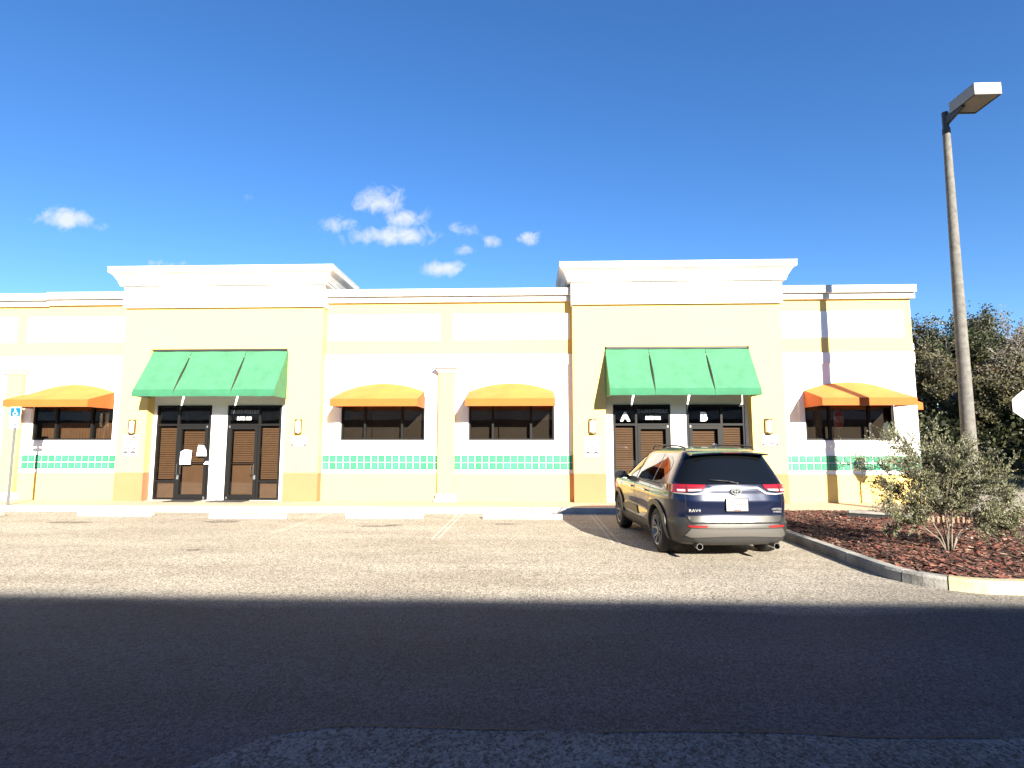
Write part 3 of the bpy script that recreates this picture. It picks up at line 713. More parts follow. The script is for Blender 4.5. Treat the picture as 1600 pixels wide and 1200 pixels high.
def notice(xc, z0, z1, w, rows, label, cat='sign', tri=False, name='wall_notice', group='white notices under the wall lamps'):
    e_ = empty(name, label, cat, (xc, YT, z0), 0, group)
    b = MB(); b.box(-w / 2, w / 2, -.012, -.002, 0, z1 - z0); b.build('board', BOARD, e_, bevel=.002)
    for (txt, size, z, mt, sxw) in rows:
        t = MB(); add_text(t, txt, size * 1.15, (0, -.0135, z), sxw=sxw, bold=.002); t.build('lettering', mt, e_, fix=False)
    if tri:
        for s_ in (-1, 1):
            t = MB(); t.prism([(s_ * w / 2 * .98, .01), (s_ * w / 2 * .98, .075), (s_ * (w / 2 * .98 - .10), .01)][::s_], -.015, -.0125, 'y'); t.build('corner_mark', BLACKT, e_)
    return e_
BLACKT = mat('brown_black_mark', (.05, .03, .03), .7)
RPALE = mat('faded_red_lettering', (.25, .02, .018), .7)
def tow_mark(e_, z, s_=1.0):
    for q, cx0 in enumerate((-.12, .10)):
        t = MB(); t.box(cx0 - .075, cx0 + .05, -.0165, -.0125, z, z + .025); t.prism([(cx0 - .05, z + .025), (cx0 + .03, z + .025), (cx0 + .015, z + .05), (cx0 - .035, z + .05)], -.0165, -.0125, 'y')
        for wx in (-.05, .03): t.lathe([(.001, -.0168), (.017, -.0168), (.017, -.0125)], cx0 + wx, z, 12, 'y')
        if q: t.box(.151, .19, -.0165, -.0125, z, z + .02); t.tube((.04, -.0145, z + .03), (.16, -.0145, z + .05), .004, n=4)
        t.build('car_pictogram' if q == 0 else 'tow_truck_pictogram', BLACKT, e_)
n1 = notice(-11.385, 1.40, 2.005, .45, [('CUSTOMER', .075, .53, RPALE, .85), ('PARKING', .075, .45, RPALE, .85), ('ONLY', .075, .37, RPALE, .85), ('ALL OTHERS', .05, .28, PALET, .9), ('WILL BE TOWED', .045, .21, PALET, .9), ], 'white customer parking towing notice with red and black print on the leftmost pier'); tow_mark(n1, .09)
notice(-6.545, 1.68, 1.965, .44, [('NO', .06, .24, PALET, 1), ('SOLICITING', .055, .17, PALET, 1), ('LOITERING', .045, .06, RPALE, 1)], 'small white notice with dark corner marks beside the left green awning', tri=True)
n3 = notice(1.68, 1.40, 1.95, .43, [('Parking Reserved', .05, .48, PALET, .95), ('for', .045, .36, PALET, 1), ('CUSTOMERS ONLY', .045, .24, PALET, .9)], 'white parking notice on the pier left of the door lettered A'); tow_mark(n3, .09)
notice(6.505, 1.70, 2.0, .43, [('NO', .06, .25, PALET, 1), ('SOLICITING', .055, .18, PALET, 1), ('LOITERING', .045, .06, RPALE, 1)], 'small white notice with dark corner marks on the pier right of the SUV', tri=True)
# papers taped on the left door
def paper(pts, y, label):
    m = MB(); m.prism(pts, y - .002, y, 'y'); return tag(m.build('paper_notice', PAPER), label, 'paper', 'papers taped to the glass door')
x0, xm, x1 = sf[0][1]
yy_ = YW - .052
paper([(xm + .12, 1.16), (xm + .44, 1.16), (xm + .46, 1.56), (xm + .24, 1.58), (xm + .13, 1.51)], yy_, 'larger white paper taped low on the glass door, left of the other sheet')
paper([(xm + .60, 1.40), (xm + .90, 1.40), (xm + .88, 1.56), (xm + .80, 1.70), (xm + .64, 1.71)], yy_, 'white paper with a curled corner taped to the upper right of the glass door')
paper([(xm + .82, 1.165), (xm + .99, 1.165), (xm + .99, 1.245), (xm + .88, 1.25)], yy_, 'tiny white paper slip at the right edge of the glass door')
# doormats
for xc, w, lb in ((sf[0][1][1] + .42, .85, 'dark doormat at the foot of the papered glass door'), (sf[1][1][0] + .28, 1.0, 'dark doormat in front of the door with the street address')):
    m = MB(); m.box(xc - w / 2, xc + w / 2, 15.45, 15.93, .1495, .162); tag(m.build('doormat', MATR, bevel=.003), lb, 'doormat', 'dark doormats at the doors')

# ------------------------------------------------------------------ accessible parking sign
e_ = empty('disabled_parking_sign', 'blue and white wheelchair parking sign on a thin leaning metal post', 'sign', (-13.72, 14.52, .14))
m = MB(); m.box(-.032, .032, -.006, .0, 0, 2.58); m.box(-.032, -.024, .0, .022, 0, 2.58); m.box(.024, .032, .0, .022, 0, 2.58); m.build('post', GALV, e_)
m = MB(); m.box(-.15, .15, -.012, -.0065, 2.15, 2.58); m.build('sign_plate', WHITEP, e_)
m = MB(); m.box(-.137, .137, -.016, -.0125, 2.335, 2.56); m.build('blue_panel', BLUEP, e_)
m = MB(); cz = 2.40
m.lathe([(.001, -.019), (.016, -.019), (.016, -.0165)], -.012, cz + .125, 14, 'y')
m.tube((-.010, -.018, cz + .105), (-.004, -.018, cz + .035), .010, n=6); m.tube((-.004, -.018, cz + .035), (.045, -.018, cz + .032), .009, n=6); m.tube((.045, -.018, cz + .032), (.062, -.018, cz - .025), .009, n=6); m.tube((-.006, -.018, cz + .075), (.035, -.018, cz + .075), .006, n=6)
m.tube((.062, -.018, cz - .025), (.082, -.018, cz - .018), .007, n=6)
for k in range(14):
    a0, a1 = R(120 + k * 17), R(120 + (k + 1) * 17); m.tube((-.004 + .05 * math.cos(a0), -.018, cz + .005 + .05 * math.sin(a0)), (-.004 + .05 * math.cos(a1), -.018, cz + .005 + .05 * math.sin(a1)), .007, n=6)
m.build('wheelchair_symbol', WHITEP, e_)
m = MB(); add_text(m, 'PARKING BY', .042, (0, -.0135, 2.27)); add_text(m, 'DISABLED', .042, (0, -.0135, 2.225)); add_text(m, 'PERMIT ONLY', .038, (0, -.0135, 2.18)); m.build('lettering', PALET, e_, fix=False)
m = MB(); m.box(-.15, .15, -.012, -.0065, 2.02, 2.115); m.build('fine_plate', BLUEP, e_)
m = MB(); m.box(-.135, .135, -.016, -.0125, 2.035, 2.10); m.build('fine_panel', WHITEP, e_)
m = MB(); add_text(m, '$250 FINE', .045, (0, -.0175, 2.067)); m.build('fine_lettering', BLUEP, e_, fix=False)

# ------------------------------------------------------------------ lamp post
lp = empty('lamp_post', 'tall tapered concrete lamp post with a box-shaped lamp head, behind the shrub', 'lamp post', (9.60, 12.8, .1))
m = MB(); H = 8.95; prev = None
prof = [(.156 - .082 * (k / 24), H * k / 24) for k in range(25)]
m.lathe(prof + [(.001, H)], 0, 0, 24, 'z'); m.v = [(v[0] + .010 * v[2], v[1], v[2]) for v in m.v]; m.build('pole', POLEC, lp, smooth=True, sharp=40)
m = MB(); m.lathe([(.082, H - .12), (.082, H + .02), (.066, H + .03), (.066, H + .42), (.001, H + .425)], 0, 0, 16, 'z'); m.v = [(v[0] + .09, v[1], v[2]) for v in m.v]; m.build('pole_cap', LAMPD, lp, smooth=True, sharp=40)
m = MB(); m.prism([(-.05, H + .10), (-.05, H + .30), (-.55, H + .40), (-.55, H + .22)][::-1], -.03, .04, 'x')
m.v = [(v[0] + .09, v[1], v[2]) for v in m.v]; m.build('arm', LAMPD, lp)
hd = MB(); hd.box(-.05, .53, -.95, -.20, H + .27, H + .53); hd.v = [(v[0] + .09, v[1], v[2]) for v in hd.v]; hd_o = hd.build('lamp_head', LAMPH, lp, bevel=.012)
m = MB(); m.box(-.01, .49, -.91, -.26, H + .262, H + .2695); m.v = [(v[0] + .09, v[1], v[2]) for v in m.v]; m.build('lens', LAMPG, hd_o)
m = MB(); ring_pts = None
m.box(-.05, .53, -.95, -.92, H + .255, H + .269); m.box(-.05, .53, -.24, -.2, H + .255, H + .269); m.box(-.05, -.02, -.92, -.24, H + .255, H + .269); m.box(.50, .53, -.92, -.24, H + .255, H + .269); m.v = [(v[0] + .09, v[1], v[2]) for v in m.v]; m.build('lens_frame', LAMPD, hd_o)

# ------------------------------------------------------------------ stop sign seen from behind
ss = empty('stop_sign', 'octagonal stop sign seen from its pale bare back at the right edge', 'sign', (10.60, 12.3, .1), R(180 - 33))
def octo(r): return [(r * math.cos(R(22.5 + 45 * k)), r * math.sin(R(22.5 + 45 * k))) for k in range(8)]
SZ = 2.48; rr_ = .335
m = MB(); m.prism([(a, b + SZ) for a, b in octo(rr_)], .0, .004, 'y'); m.build('back_plate', WHITEP, ss)
m = MB(); m.prism([(a, b + SZ) for a, b in octo(rr_ - .002)], -.0025, -.0005, 'y'); m.build('white_border', WHITEP, ss)
m = MB(); m.prism([(a, b + SZ) for a, b in octo(rr_ * .93)], -.005, -.003, 'y'); m.build('red_face', REDP, ss)
m = MB(); add_text(m, 'STOP', .30, (0, -.0065, SZ), sxw=.82, bold=.006); m.build('lettering', WHITEP, ss, fix=False)
m = MB(); m.box(-.03, .03, .005, .03, 0, SZ + .36); m.build('post', GALV, ss)

# half-sunk drain slab and ribbed edging in the mulch
m = MB(); pts = [(6.95, 12.85), (8.0, 12.15), (8.12, 12.42), (7.1, 13.1)]
m.prism([(a, b) for a, b in pts], .245, .29, 'z')
ds = m.build('drain_slab', CONCK, bevel=.01); tag(ds, 'flat weathered slab over a dark drain slot in the red mulch', 'drain cover')
m = MB(); m.prism([(6.93, 12.9), (7.98, 12.2), (8.1, 12.45), (7.1, 13.15)], .1, .243, 'z'); m.build('drain_slot_shadow', BLACKP, ds)  # black block put in for the shadow of the opening under the slab
m = MB()
EDG = mat('tan_edging', (.30, .19, .12), .9, bump=.3, bscale=40, vary=.3, vscale=10)
for k in range(9):
    x = 8.05 + k * .085; y = 11.98 - k * .02; m.tube((x, y, .1), (x, y, .31 - .008 * (k % 3)), .03, .027, 8)
tag(m.build('ribbed_edging', EDG), 'short row of tan ribbed edging stubs beside the drain slab in the mulch', 'edging')

# ------------------------------------------------------------------ sport utility vehicle
CARP = mat('dark_blue_paint', (.010, .020, .075), .32, metal=.25, coat=.6, spec=.3)
CARP.node_tree.nodes['Principled BSDF'].inputs['Coat Roughness'].default_value = .02
nt = CARP.node_tree; fl = N(nt, 'ShaderNodeTexNoise'); fl.inputs['Scale'].default_value = 900; b_ = nt.nodes['Principled BSDF']
cr2 = N(nt, 'ShaderNodeValToRGB'); cr2.color_ramp.elements[0].color = (.002, .004, .015, 1); cr2.color_ramp.elements[1].color = (.005, .010, .036, 1); L(nt, fl.outputs[0], cr2.inputs[0]); L(nt, cr2.outputs[0], b_.inputs['Base Color'])
CLAD = mat('grey_cladding', (.030, .029, .028), .55, bump=.08, bscale=400)
CLADL = mat('metallic_grey_trim', (.052, .050, .046), .42, metal=.4)
CLADB = mat('bumper_grey', (.028, .027, .026), .45, metal=.3)
PLATE = mat('plate_white', (.34, .34, .33), .5)
BADGE = mat('bright_badge', (.26, .26, .26), .4, metal=.3)
SKID = mat('silver_skid_trim', (.17, .16, .148), .38, metal=.6)
CARG = mat('dark_car_glass', (.003, .0035, .004), .02, spec=.32)
CHROME = mat('chrome', (.50, .50, .50), .12, metal=1.0)
TYRE = mat('tyre_rubber', (.013, .0125, .012), .85, bump=.3, bscale=90)
RIM = mat('machined_alloy', (.24, .235, .23), .38, metal=.35)
RIMD = mat('dark_alloy', (.06, .06, .06), .4, metal=.6)
TAILR = mat('red_lamp', (.20, .004, .005), .15, coat=1.0)
TAILW = mat('clear_lamp', (.40, .38, .37), .15, coat=1.0)
REFL = mat('red_reflector', (.22, .012, .012), .25)
SEAM = mat('panel_gap', (.004, .004, .005), .9)
UNDER = mat('underbody', (.012, .012, .012), .9)
REDIN = mat('tail_lamp_dark', (.10, .01, .012), .2, coat=1.0)

car = empty('parked_suv', 'dark blue SUV parked nose-in with grey lower cladding and red tail lamps', 'car', (3.0, 9.62, 0), R(4.4))
SXW, SZW = 1.045, 1.02
LV = [  # z, half width, rear y, front y
    (.20, .76, -.60, 3.35), (.24, .82, -.80, 3.45), (.28, .862, -.885, 3.52), (.34, .888, -.925, 3.58), (.42, .905, -.955, 3.62), (.50, .912, -.968, 3.63), (.555, .915, -.965, 3.63), (.575, .913, -.93, 3.63), (.62, .912, -.915, 3.62), (.70, .914, -.905, 3.62),
    (.80, .918, -.918, 3.60), (.88, .922, -.925, 3.57), (.94, .922, -.91, 3.53), (1.00, .918, -.895, 3.42), (1.04, .908, -.885, 3.2), (1.08, .893, -.875, 2.85), (1.12, .875, -.862, 2.52), (1.20, .834, -.835, 2.34), (1.32, .768, -.79, 2.12), (1.44, .700, -.745, 1.88), (1.52, .655, -.715, 1.70),
    (1.57, .628, -.69, 1.56), (1.61, .595, -.62, 1.40), (1.64, .545, -.50, 1.22), (1.662, .46, -.30, 1.05), (1.676, .34, 0.0, .85), (1.683, .12, .30, .6)]
def lv(z):
    for a, b in zip(LV, LV[1:]):
        if a[0] <= z <= b[0]:
            t = (z - a[0]) / (b[0] - a[0]); return [a[i] + (b[i] - a[i]) * t for i in (1, 2, 3)]
    return list(LV[-1][1:])
NA = 200
def ring_pts(z):
    hw_, yr, yf = lv(z); yc = (yr + yf) / 2; Ln = (yf - yr) / 2; ex = 7.5 if z < 1.1 else 8.5
    dense = []
    for k in range(721):
        t = 2 * math.pi * k / 720; c, s_ = math.cos(t), math.sin(t)
        dense.append((hw_ * math.copysign(abs(s_) ** (2 / ex), s_), -math.copysign(abs(c) ** (2 / ex), c)))   # v from -1 (rear) to 1 (front)
    P = [(x, yc + Ln * v) for x, v in dense]
    acc_ = [0]
    for a, b in zip(P, P[1:]): acc_.append(acc_[-1] + math.hypot((b[0] - a[0]) * 1.6, b[1] - a[1]))
    out_ = []; j = 0
    for k in range(NA):
        s_ = acc_[-1] * k / NA
        while acc_[j + 1] < s_: j += 1
        t = (s_ - acc_[j]) / max(1e-9, acc_[j + 1] - acc_[j]); x = P[j][0] + (P[j + 1][0] - P[j][0]) * t; y = P[j][1] + (P[j + 1][1] - P[j][1]) * t
        # plan shape: narrower nose, slightly bowed rear and nose
        if y > 2.4: x *= 1 - .10 * ((y - 2.4) / 1.23) ** 2
        if y < .1: x *= 1 - .035 * ((.1 - y) / 1.07) ** 2
        if z > 1.05 and y > 1.2: x *= 1 - .05 * min(1, (y - 1.2) / 1.2)
        xr = x / max(hw_, .01)
        if y < yr + .35: y += .10 * xr * xr * (1 if z < 1.1 else 1.25) * (1 - (y - yr) / .35)
        if y > yf - .5: y -= .22 * xr * xr * (1 - (yf - y) / .5)
        # door side sculpting
        if abs(xr) > .9 and z < 1.02:
            mid = math.exp(-((y - 1.35) / .85) ** 4); sg = 1 if x > 0 else -1
            x -= sg * (.026 * mid * math.exp(-((z - .60) / .13) ** 2) - .006 * math.exp(-((z - .90) / .035) ** 2))
            for wy in (0, 2.69): x += sg * .014 * math.exp(-((y - wy) / .50) ** 4) * math.exp(-((z - .60) / .30) ** 4)
        # hatch sculpting: recess for the number plate
        if y < yr + .14 and .60 < z < 1.04 and abs(x) < .62:
            f_ = min(1, max(0, (.46 + (1.0 - z) * .25 - abs(x)) / .12)) * min(1, max(0, (z - .62) / .05)) * min(1, max(0, (1.03 - z) / .035)); y += .007 * f_
        out_.append((x, y, z))
    return out_
zl = []
for a, b in zip(LV, LV[1:]):
    n_ = max(2, int((b[0] - a[0]) / .016)); zl += [a[0] + (b[0] - a[0]) * k / n_ for k in range(n_)]
zl.append(LV[-1][0])
bodyv = []; bodyf = []
for z in zl: bodyv += ring_pts(z)
for j in range(len(zl) - 1):
    for k in range(NA):
        a = j * NA + k; b = j * NA + (k + 1) % NA; bodyf.append((a, b, b + NA, a + NA))
bodyf.append(tuple(range(NA))[::-1]); bodyf.append(tuple((len(zl) - 1) * NA + k for k in range(NA)))
bvh = BVHTree.FromPolygons([Vector(v) for v in bodyv], bodyf)
def S3(v): return (v[0] * SXW, v[1], v[2] * SZW)
me = bpy.data.meshes.new('body'); me.from_pydata([S3(v) for v in bodyv], [], bodyf)
bm2 = bmesh.new(); bm2.from_mesh(me); bmesh.ops.recalc_face_normals(bm2, faces=bm2.faces); bm2.to_mesh(me); bm2.free()
body = bpy.data.objects.new('body', me); col.objects.link(body)
cut = MB()
WR = .358
for s_ in (-1, 1):
    for wy in (0, 2.69): cut.tube((s_ * .60 * SXW, wy, .36 * SZW), (s_ * 1.1 * SXW, wy, .36 * SZW), .405, n=48)
cutter = cut.build('cutter', UNDER)
md = body.modifiers.new('b', 'BOOLEAN'); md.object = cutter; md.operation = 'DIFFERENCE'; md.solver = 'EXACT'
bpy.context.view_layer.update()
me2 = bpy.data.meshes.new_from_object(body.evaluated_get(bpy.context.evaluated_depsgraph_get()))
bpy.data.objects.remove(body); bpy.data.objects.remove(cutter)
me2.name = 'body'; me2.materials.clear()
for m_ in (CARP, CLADB, UNDER): me2.materials.append(m_)
mi = []
for p in me2.polygons:
    c = p.center; inside = False
    for wy in (0, 2.69):
        if math.hypot(c.y - wy, c.z - .36 * SZW) < .403 and abs(c.x) > .55: inside = True
    if abs(p.normal.x) > .9 and abs(abs(c.x) - .60 * SXW) < .02: inside = True
    mi.append(2 if (inside or c.z < .22) else (1 if (c.z < .64 * SZW and c.y < -.30) or c.z < .40 or (c.z < .60 and c.y > 3.3) else 0))
me2.polygons.foreach_set('material_index', mi); me2.polygons.foreach_set('use_smooth', [True] * len(me2.polygons)); me2.set_sharp_from_angle(angle=R(38))
body = bpy.data.objects.new('body', me2); col.objects.link(body); body.parent = car

def panel(name, poly, mode, off, mt, parent=car, thick=.012, step=.035, mirror=False, smooth=True):
    """lay a 2D outline on the body. mode 'L'/'R' side (y,z); 'B' back (x,z); 'C' corner (plan angle deg, z)"""
    P = [Vector(p) for p in poly]; xs_ = [p[0] for p in P]; zs_ = [p[1] for p in P]
    sx_ = step if mode != 'C' else 3.0
    # densify outline
    D = []
    for a, b in zip(P, P[1:] + P[:1]):
        n = max(1, int(max(abs(b.x - a.x) / sx_, abs(b.y - a.y) / step))); D += [a.lerp(b, k / n) for k in range(n)]
    pts2 = [Vector((p.x, p.y)) for p in D]; ne = len(pts2)
    x = min(xs_) + sx_ * .5
    while x < max(xs_):
        z = min(zs_) + step * .5
        while z < max(zs_):
            if in_poly(x, z, [(p.x, p.y) for p in D]):
                if min((abs(p.x - x) / sx_) ** 2 + (abs(p.y - z) / step) ** 2 for p in D) > .16: pts2.append(Vector((x, z)))
            z += step
        x += sx_
    res = delaunay_2d_cdt(pts2, [(k, (k + 1) % ne) for k in range(ne)], [list(range(ne))], 1, 1e-6)
    vv, ff = res[0], res[2]
    sides = [1, -1] if mirror else [1]
    mb = MB()
    for sg in sides:
        outp = []; inn = []
        for v in vv:
            if mode in 'LR':
                s_ = (-1 if mode == 'L' else 1) * sg; o_ = Vector((s_ * 2.0, v.x, v.y)); d_ = Vector((-s_, 0, 0))
            elif mode == 'B': o_ = Vector((v.x * sg, -3.0, v.y)); d_ = Vector((0, 1, 0))
            else:
                an = R(v.x); o0_ = Vector((sg * .40, -.35, v.y)); dd = Vector((sg * math.sin(an), -math.cos(an), 0)); o_ = o0_ + dd * 2; d_ = -dd
            hit, nr, idx, dist = bvh.ray_cast(o_, d_)
            if hit is None: hit = o_ + d_ * 1.2; nr = -d_
            if nr.dot(d_) > 0: nr = -nr
            nn_ = (nr * .5 - d_ * .5).normalized()
            outp.append(hit + nn_ * off); inn.append(hit + nn_ * (off - thick))
        i0 = len(mb.v); mb.v += [S3(v) for v in outp] + [S3(v) for v in inn]; n = len(vv)
        cnt = {}
        for f in ff:
            mb.f.append(tuple(i0 + k for k in f)); mb.m.append(0)
            for a, b in zip(f, list(f[1:]) + [f[0]]): cnt[(a, b)] = 1
        for (a, b) in cnt:
            if (b, a) not in cnt: mb.f.append((i0 + a, i0 + b, i0 + n + b, i0 + n + a)); mb.m.append(0)
    return mb.build(name, mt, parent, smooth=smooth, sharp=35, weld=False)
def ringpoly(cy0, cz0, r0, r1, a0, a1, n=22, sq=0.0):
    def rad(r, t): return r * (1 + sq * (abs(math.cos(t) * math.sin(t)) * 2) ** 2)
    o_ = [(cy0 + rad(r1, t) * math.cos(t), cz0 + rad(r1, t) * math.sin(t)) for t in [R(a0 + (a1 - a0) * k / n) for k in range(n + 1)]]
    i_ = [(cy0 + r0 * math.cos(t), cz0 + r0 * math.sin(t)) for t in [R(a0 + (a1 - a0) * k / n) for k in range(n + 1)]]
    return o_ + i_[::-1]
for sd in 'LR':
    for wy in (0, 2.69):
        panel('wheel_arch', ringpoly(wy, .36, .392, .475, -14 if wy == 0 else -12, 190, sq=.06), sd, .024, CLAD, thick=.05)
    panel('sill_cladding', [(.46, .235), (2.24, .235), (2.21, .40), (1.0, .43), (.47, .40)], sd, .020, CLAD, thick=.03)
    panel('sill_trim', [(.62, .31), (2.1, .285), (2.1, .325), (.62, .35)], sd, .027, CLADL, thick=.01)
    panel('door_cladding', [(1.15, .47), (2.22, .47), (2.24, .55), (2.0, .60), (1.30, .60)], sd, .016, CLAD, thick=.02)
    # side glass: front door, rear door, quarter
    panel('side_window', [(1.36, 1.115), (2.26, 1.13), (2.10, 1.27), (1.86, 1.42), (1.66, 1.505), (1.36, 1.545)], sd, .004, CARG, thick=.010)
    panel('side_window', [(.30, 1.115), (1.28, 1.115), (1.28, 1.55), (.34, 1.56)], sd, .004, CARG, thick=.010)
    panel('quarter_window', [(-.12, 1.16), (.23, 1.115), (.27, 1.56), (-.10, 1.52), (-.28, 1.44), (-.33, 1.33)], sd, .004, CARG, thick=.010)
    panel('window_pillar', [(1.29, 1.10), (1.35, 1.10), (1.35, 1.56), (1.29, 1.565)], sd, .003, BLACKP, thick=.01)
    panel('window_trim', [(-.36, 1.075), (2.36, 1.105), (2.32, 1.125), (-.20, 1.10)], sd, .010, CHROME, thick=.012)
    # panel gaps
    for gp in ([(2.30, .48), (2.31, .48), (2.31, 1.09), (2.30, 1.09)], [(1.315, .44), (1.325, .44), (1.325, 1.10), (1.315, 1.10)], [(.50, .48), (.51, .48), (.44, .75), (.30, 1.10), (.29, 1.10), (.43, .75)]):
        panel('panel_gap', gp, sd, .0015, SEAM, thick=.004)
    for y0 in (.50, 1.45):
        panel('door_handle', [(y0, .925), (y0 + .20, .93), (y0 + .20, .955), (y0, .95)], sd, .035, CARP, thick=.022)
    panel('fuel_door', [(-.30, .78), (-.14, .78), (-.14, .785), (-.30, .785)], sd, .0015, SEAM, thick=.003) if sd == 'R' else None
# windscreen strip (seen from the front only)
wsm = MB()
for a, b in ((1.13, 1.55),):
    rows = []
    for k in range(9):
        z = a + (b - a) * k / 8; hw_, yr, yf = lv(z); rows.append([(x_ * hw_ * .90, yf - .22 * (x_ * .9) ** 2 + .012, z + .008) for x_ in [-1 + j / 6 for j in range(13)]])
    for r1, r2 in zip(rows, rows[1:]):
        for j in range(12): wsm.quad(*[S3(v) for v in (r1[j], r1[j + 1], r2[j + 1], r2[j])])
wsm.build('windscreen', CARG, car, smooth=True)
# rear window, full-width black glass
panel('rear_window', [(-.765, 1.125), (0, 1.105), (.765, 1.125), (.80, 1.165), (.60, 1.53), (.55, 1.565), (0, 1.575), (-.55, 1.565), (-.60, 1.53), (-.80, 1.165)], 'B', .004, CARG, thick=.012)
# roof spoiler
sp = MB(); rows = []
for k in range(13):
    u = -1 + 2 * k / 12; x_ = u * .575; bw_ = .05 * u * u; z0 = 1.612 - .03 * u * u
    rows.append([(x_ * .97, -.42 + bw_, z0 + .020), (x_, -.70 + bw_, z0 + .004), (x_, -.805 + bw_, z0 - .012), (x_, -.80 + bw_, z0 - .032), (x_ * .98, -.70 + bw_, z0 - .040), (x_ * .98, -.60 + bw_, z0 - .034)])
for r1, r2 in zip(rows, rows[1:]):
    for j in range(5): sp.quad(*[S3(v) for v in (r1[j], r1[j + 1], r2[j + 1], r2[j])])
sp.poly([S3(v) for v in rows[0]]); sp.poly([S3(v) for v in rows[-1]])
sp.build('roof_spoiler', CARP, car, smooth=True, sharp=40)
m = MB(); m.box(-.14 * SXW, .14 * SXW, -.812, -.805, 1.587 * SZW, 1.597 * SZW); m.build('high_brake_light', REDIN, car)
# roof rails and fin
for s_ in (-1, 1):
    m = MB(); pts_ = [S3((s_ * (.535), y, z)) for y, z in ((-.38, 1.61), (-.30, 1.672), (.0, 1.692), (.9, 1.70), (1.30, 1.685), (1.42, 1.63))]
    for a, b in zip(pts_, pts_[1:]): m.tube(a, b, .014, .014, 8)
    m.build('roof_rail', BLACKP, car, smooth=True)
m = MB(); m.prism([(-.22, 1.66), (-.02, 1.675), (-.17, 1.735), (-.22, 1.73)], -.018, .018, 'x'); m.v = [S3(v) for v in m.v]; m.build('antenna_fin', CARP, car, bevel=.006)
# tail lamps: bar on the hatch and body, wrapping the corner
def both(name, poly, off, mt, th=.02, **k):
    return [panel(name, poly, 'B', off, mt, thick=th, **k), panel(name, [(-a, b) for a, b in poly], 'B', off, mt, thick=th, **k)]
tl = []
for sg in (1, -1):
    t = panel('tail_light', [(sg * .44, 1.068), (sg * .50, 1.035), (sg * .70, 1.010), (sg * .835, 1.005), (sg * .835, 1.120), (sg * .42, 1.120)], 'B', .016, TAILR, thick=.03); tl.append(t)
    panel('reversing_lens', [(sg * .50, 1.036), (sg * .60, 1.024), (sg * .665, 1.022), (sg * .665, 1.052), (sg * .48, 1.058)], 'B', .0195, TAILW, parent=t, thick=.01)
    panel('reversing_lens', [(sg * .70, 1.020), (sg * .79, 1.018), (sg * .79, 1.048), (sg * .70, 1.050)], 'B', .0195, TAILW, parent=t, thick=.01)
    panel('lamp_bar', [(sg * .45, 1.076), (sg * .82, 1.072), (sg * .82, 1.080), (sg * .45, 1.083)], 'B', .0195, REDIN, parent=t, thick=.01)
    panel('panel_gap', [(sg * .675, 1.015), (sg * .685, 1.015), (sg * .685, 1.11), (sg * .675, 1.11)], 'B', .0205, SEAM, parent=t, thick=.01)
def corner(name, poly, off, mt, sg, parent, th=.03):
    o = panel(name, poly, 'C', off, mt, parent=parent, thick=th)
    if sg < 0:
        for v in o.data.vertices: v.co.x *= -1
        o.data.flip_normals()
    return o
for sg, t in ((1, tl[0]), (-1, tl[1])):
    corner('side_lens', [(36, 1.005), (52, .995), (66, 1.02), (80, 1.075), (84, 1.105), (36, 1.112)], .015, TAILR, sg, t)
# chrome garnish arching over the emblem panel
panel('chrome_garnish', [(-.83, 1.00), (-.60, .992), (-.46, 1.005), (-.34, 1.085), (.34, 1.085), (.46, 1.005), (.60, .992), (.83, 1.00), (.83, .985), (.60, .970), (.45, .982), (.325, 1.062), (-.325, 1.062), (-.45, .982), (-.60, .970), (-.83, .985)], 'B', .017, BADGE, thick=.03, step=.02)
panel('garnish_band', [(-.40, 1.118), (.40, 1.118), (.37, 1.090), (-.37, 1.090)], 'B', .012, CARP, thick=.02)
# emblem: an oval with two inner ovals
em = MB()
_, yr0, _ = lv(1.03); yE = yr0 - .035
def oval(cx0, cz0, a, b, r, y):
    prev = None
    for k in range(25):
        t = 2 * math.pi * k / 24; p = (cx0 + a * math.cos(t), y, cz0 + b * math.sin(t))
        if prev: em.tube(prev, p, r, r, 6)
        prev = p
oval(0, 1.03 * SZW, .072, .048, .010, yE); oval(0, 1.044 * SZW, .044, .020, .007, yE); oval(0, 1.024 * SZW, .020, .040, .007, yE)
em.build('emblem', BADGE, car, smooth=True)
em = MB(); em.lathe([(.001, yE + .012), (.06, yE + .012), (.06, yE + .03)], 0, 1.022 * SZW, 20, 'y'); 
# number plate
m = MB(); yP = -.930; m.box(-.165, .165, yP - .006, yP, .745 * SZW, .925 * SZW); np_ = m.build('licence_plate', PLATE, car, bevel=.003)
m = MB(); add_text(m, 'JZ7 HRV', .095, (0, yP - .0075, .842 * SZW), sxw=.85); m.build('lettering', PALET, np_, fix=False)
m = MB(); m.box(-.06, .06, yP - .009, yP - .0065, .752 * SZW, .768 * SZW); m.build('plate_strip', REFL, np_)
m = MB(); ring(m, -.172, .172, .738 * SZW, .932 * SZW, .008, yP - .010, yP - .001); m.build('plate_frame', CHROME, np_)
# badges
for s, xx, zz, sz in (('RAV4', -.60, .745, .062), ('LIMITED', .60, .765, .042), ('HYBRID', .61, .725, .036)):
    hit = min((bvh.ray_cast(Vector((xx + q_, -3, zz)), Vector((0, 1, 0)))[0] for q_ in (-.07, 0, .07)), key=lambda v: v.y)
    m = MB(); add_text(m, s, sz, (xx * SXW, hit.y - .006, zz * SZW), sxw=1.25 if s == 'RAV4' else 1.0, depth=.006); m.build('badge', BADGE, car, fix=False)
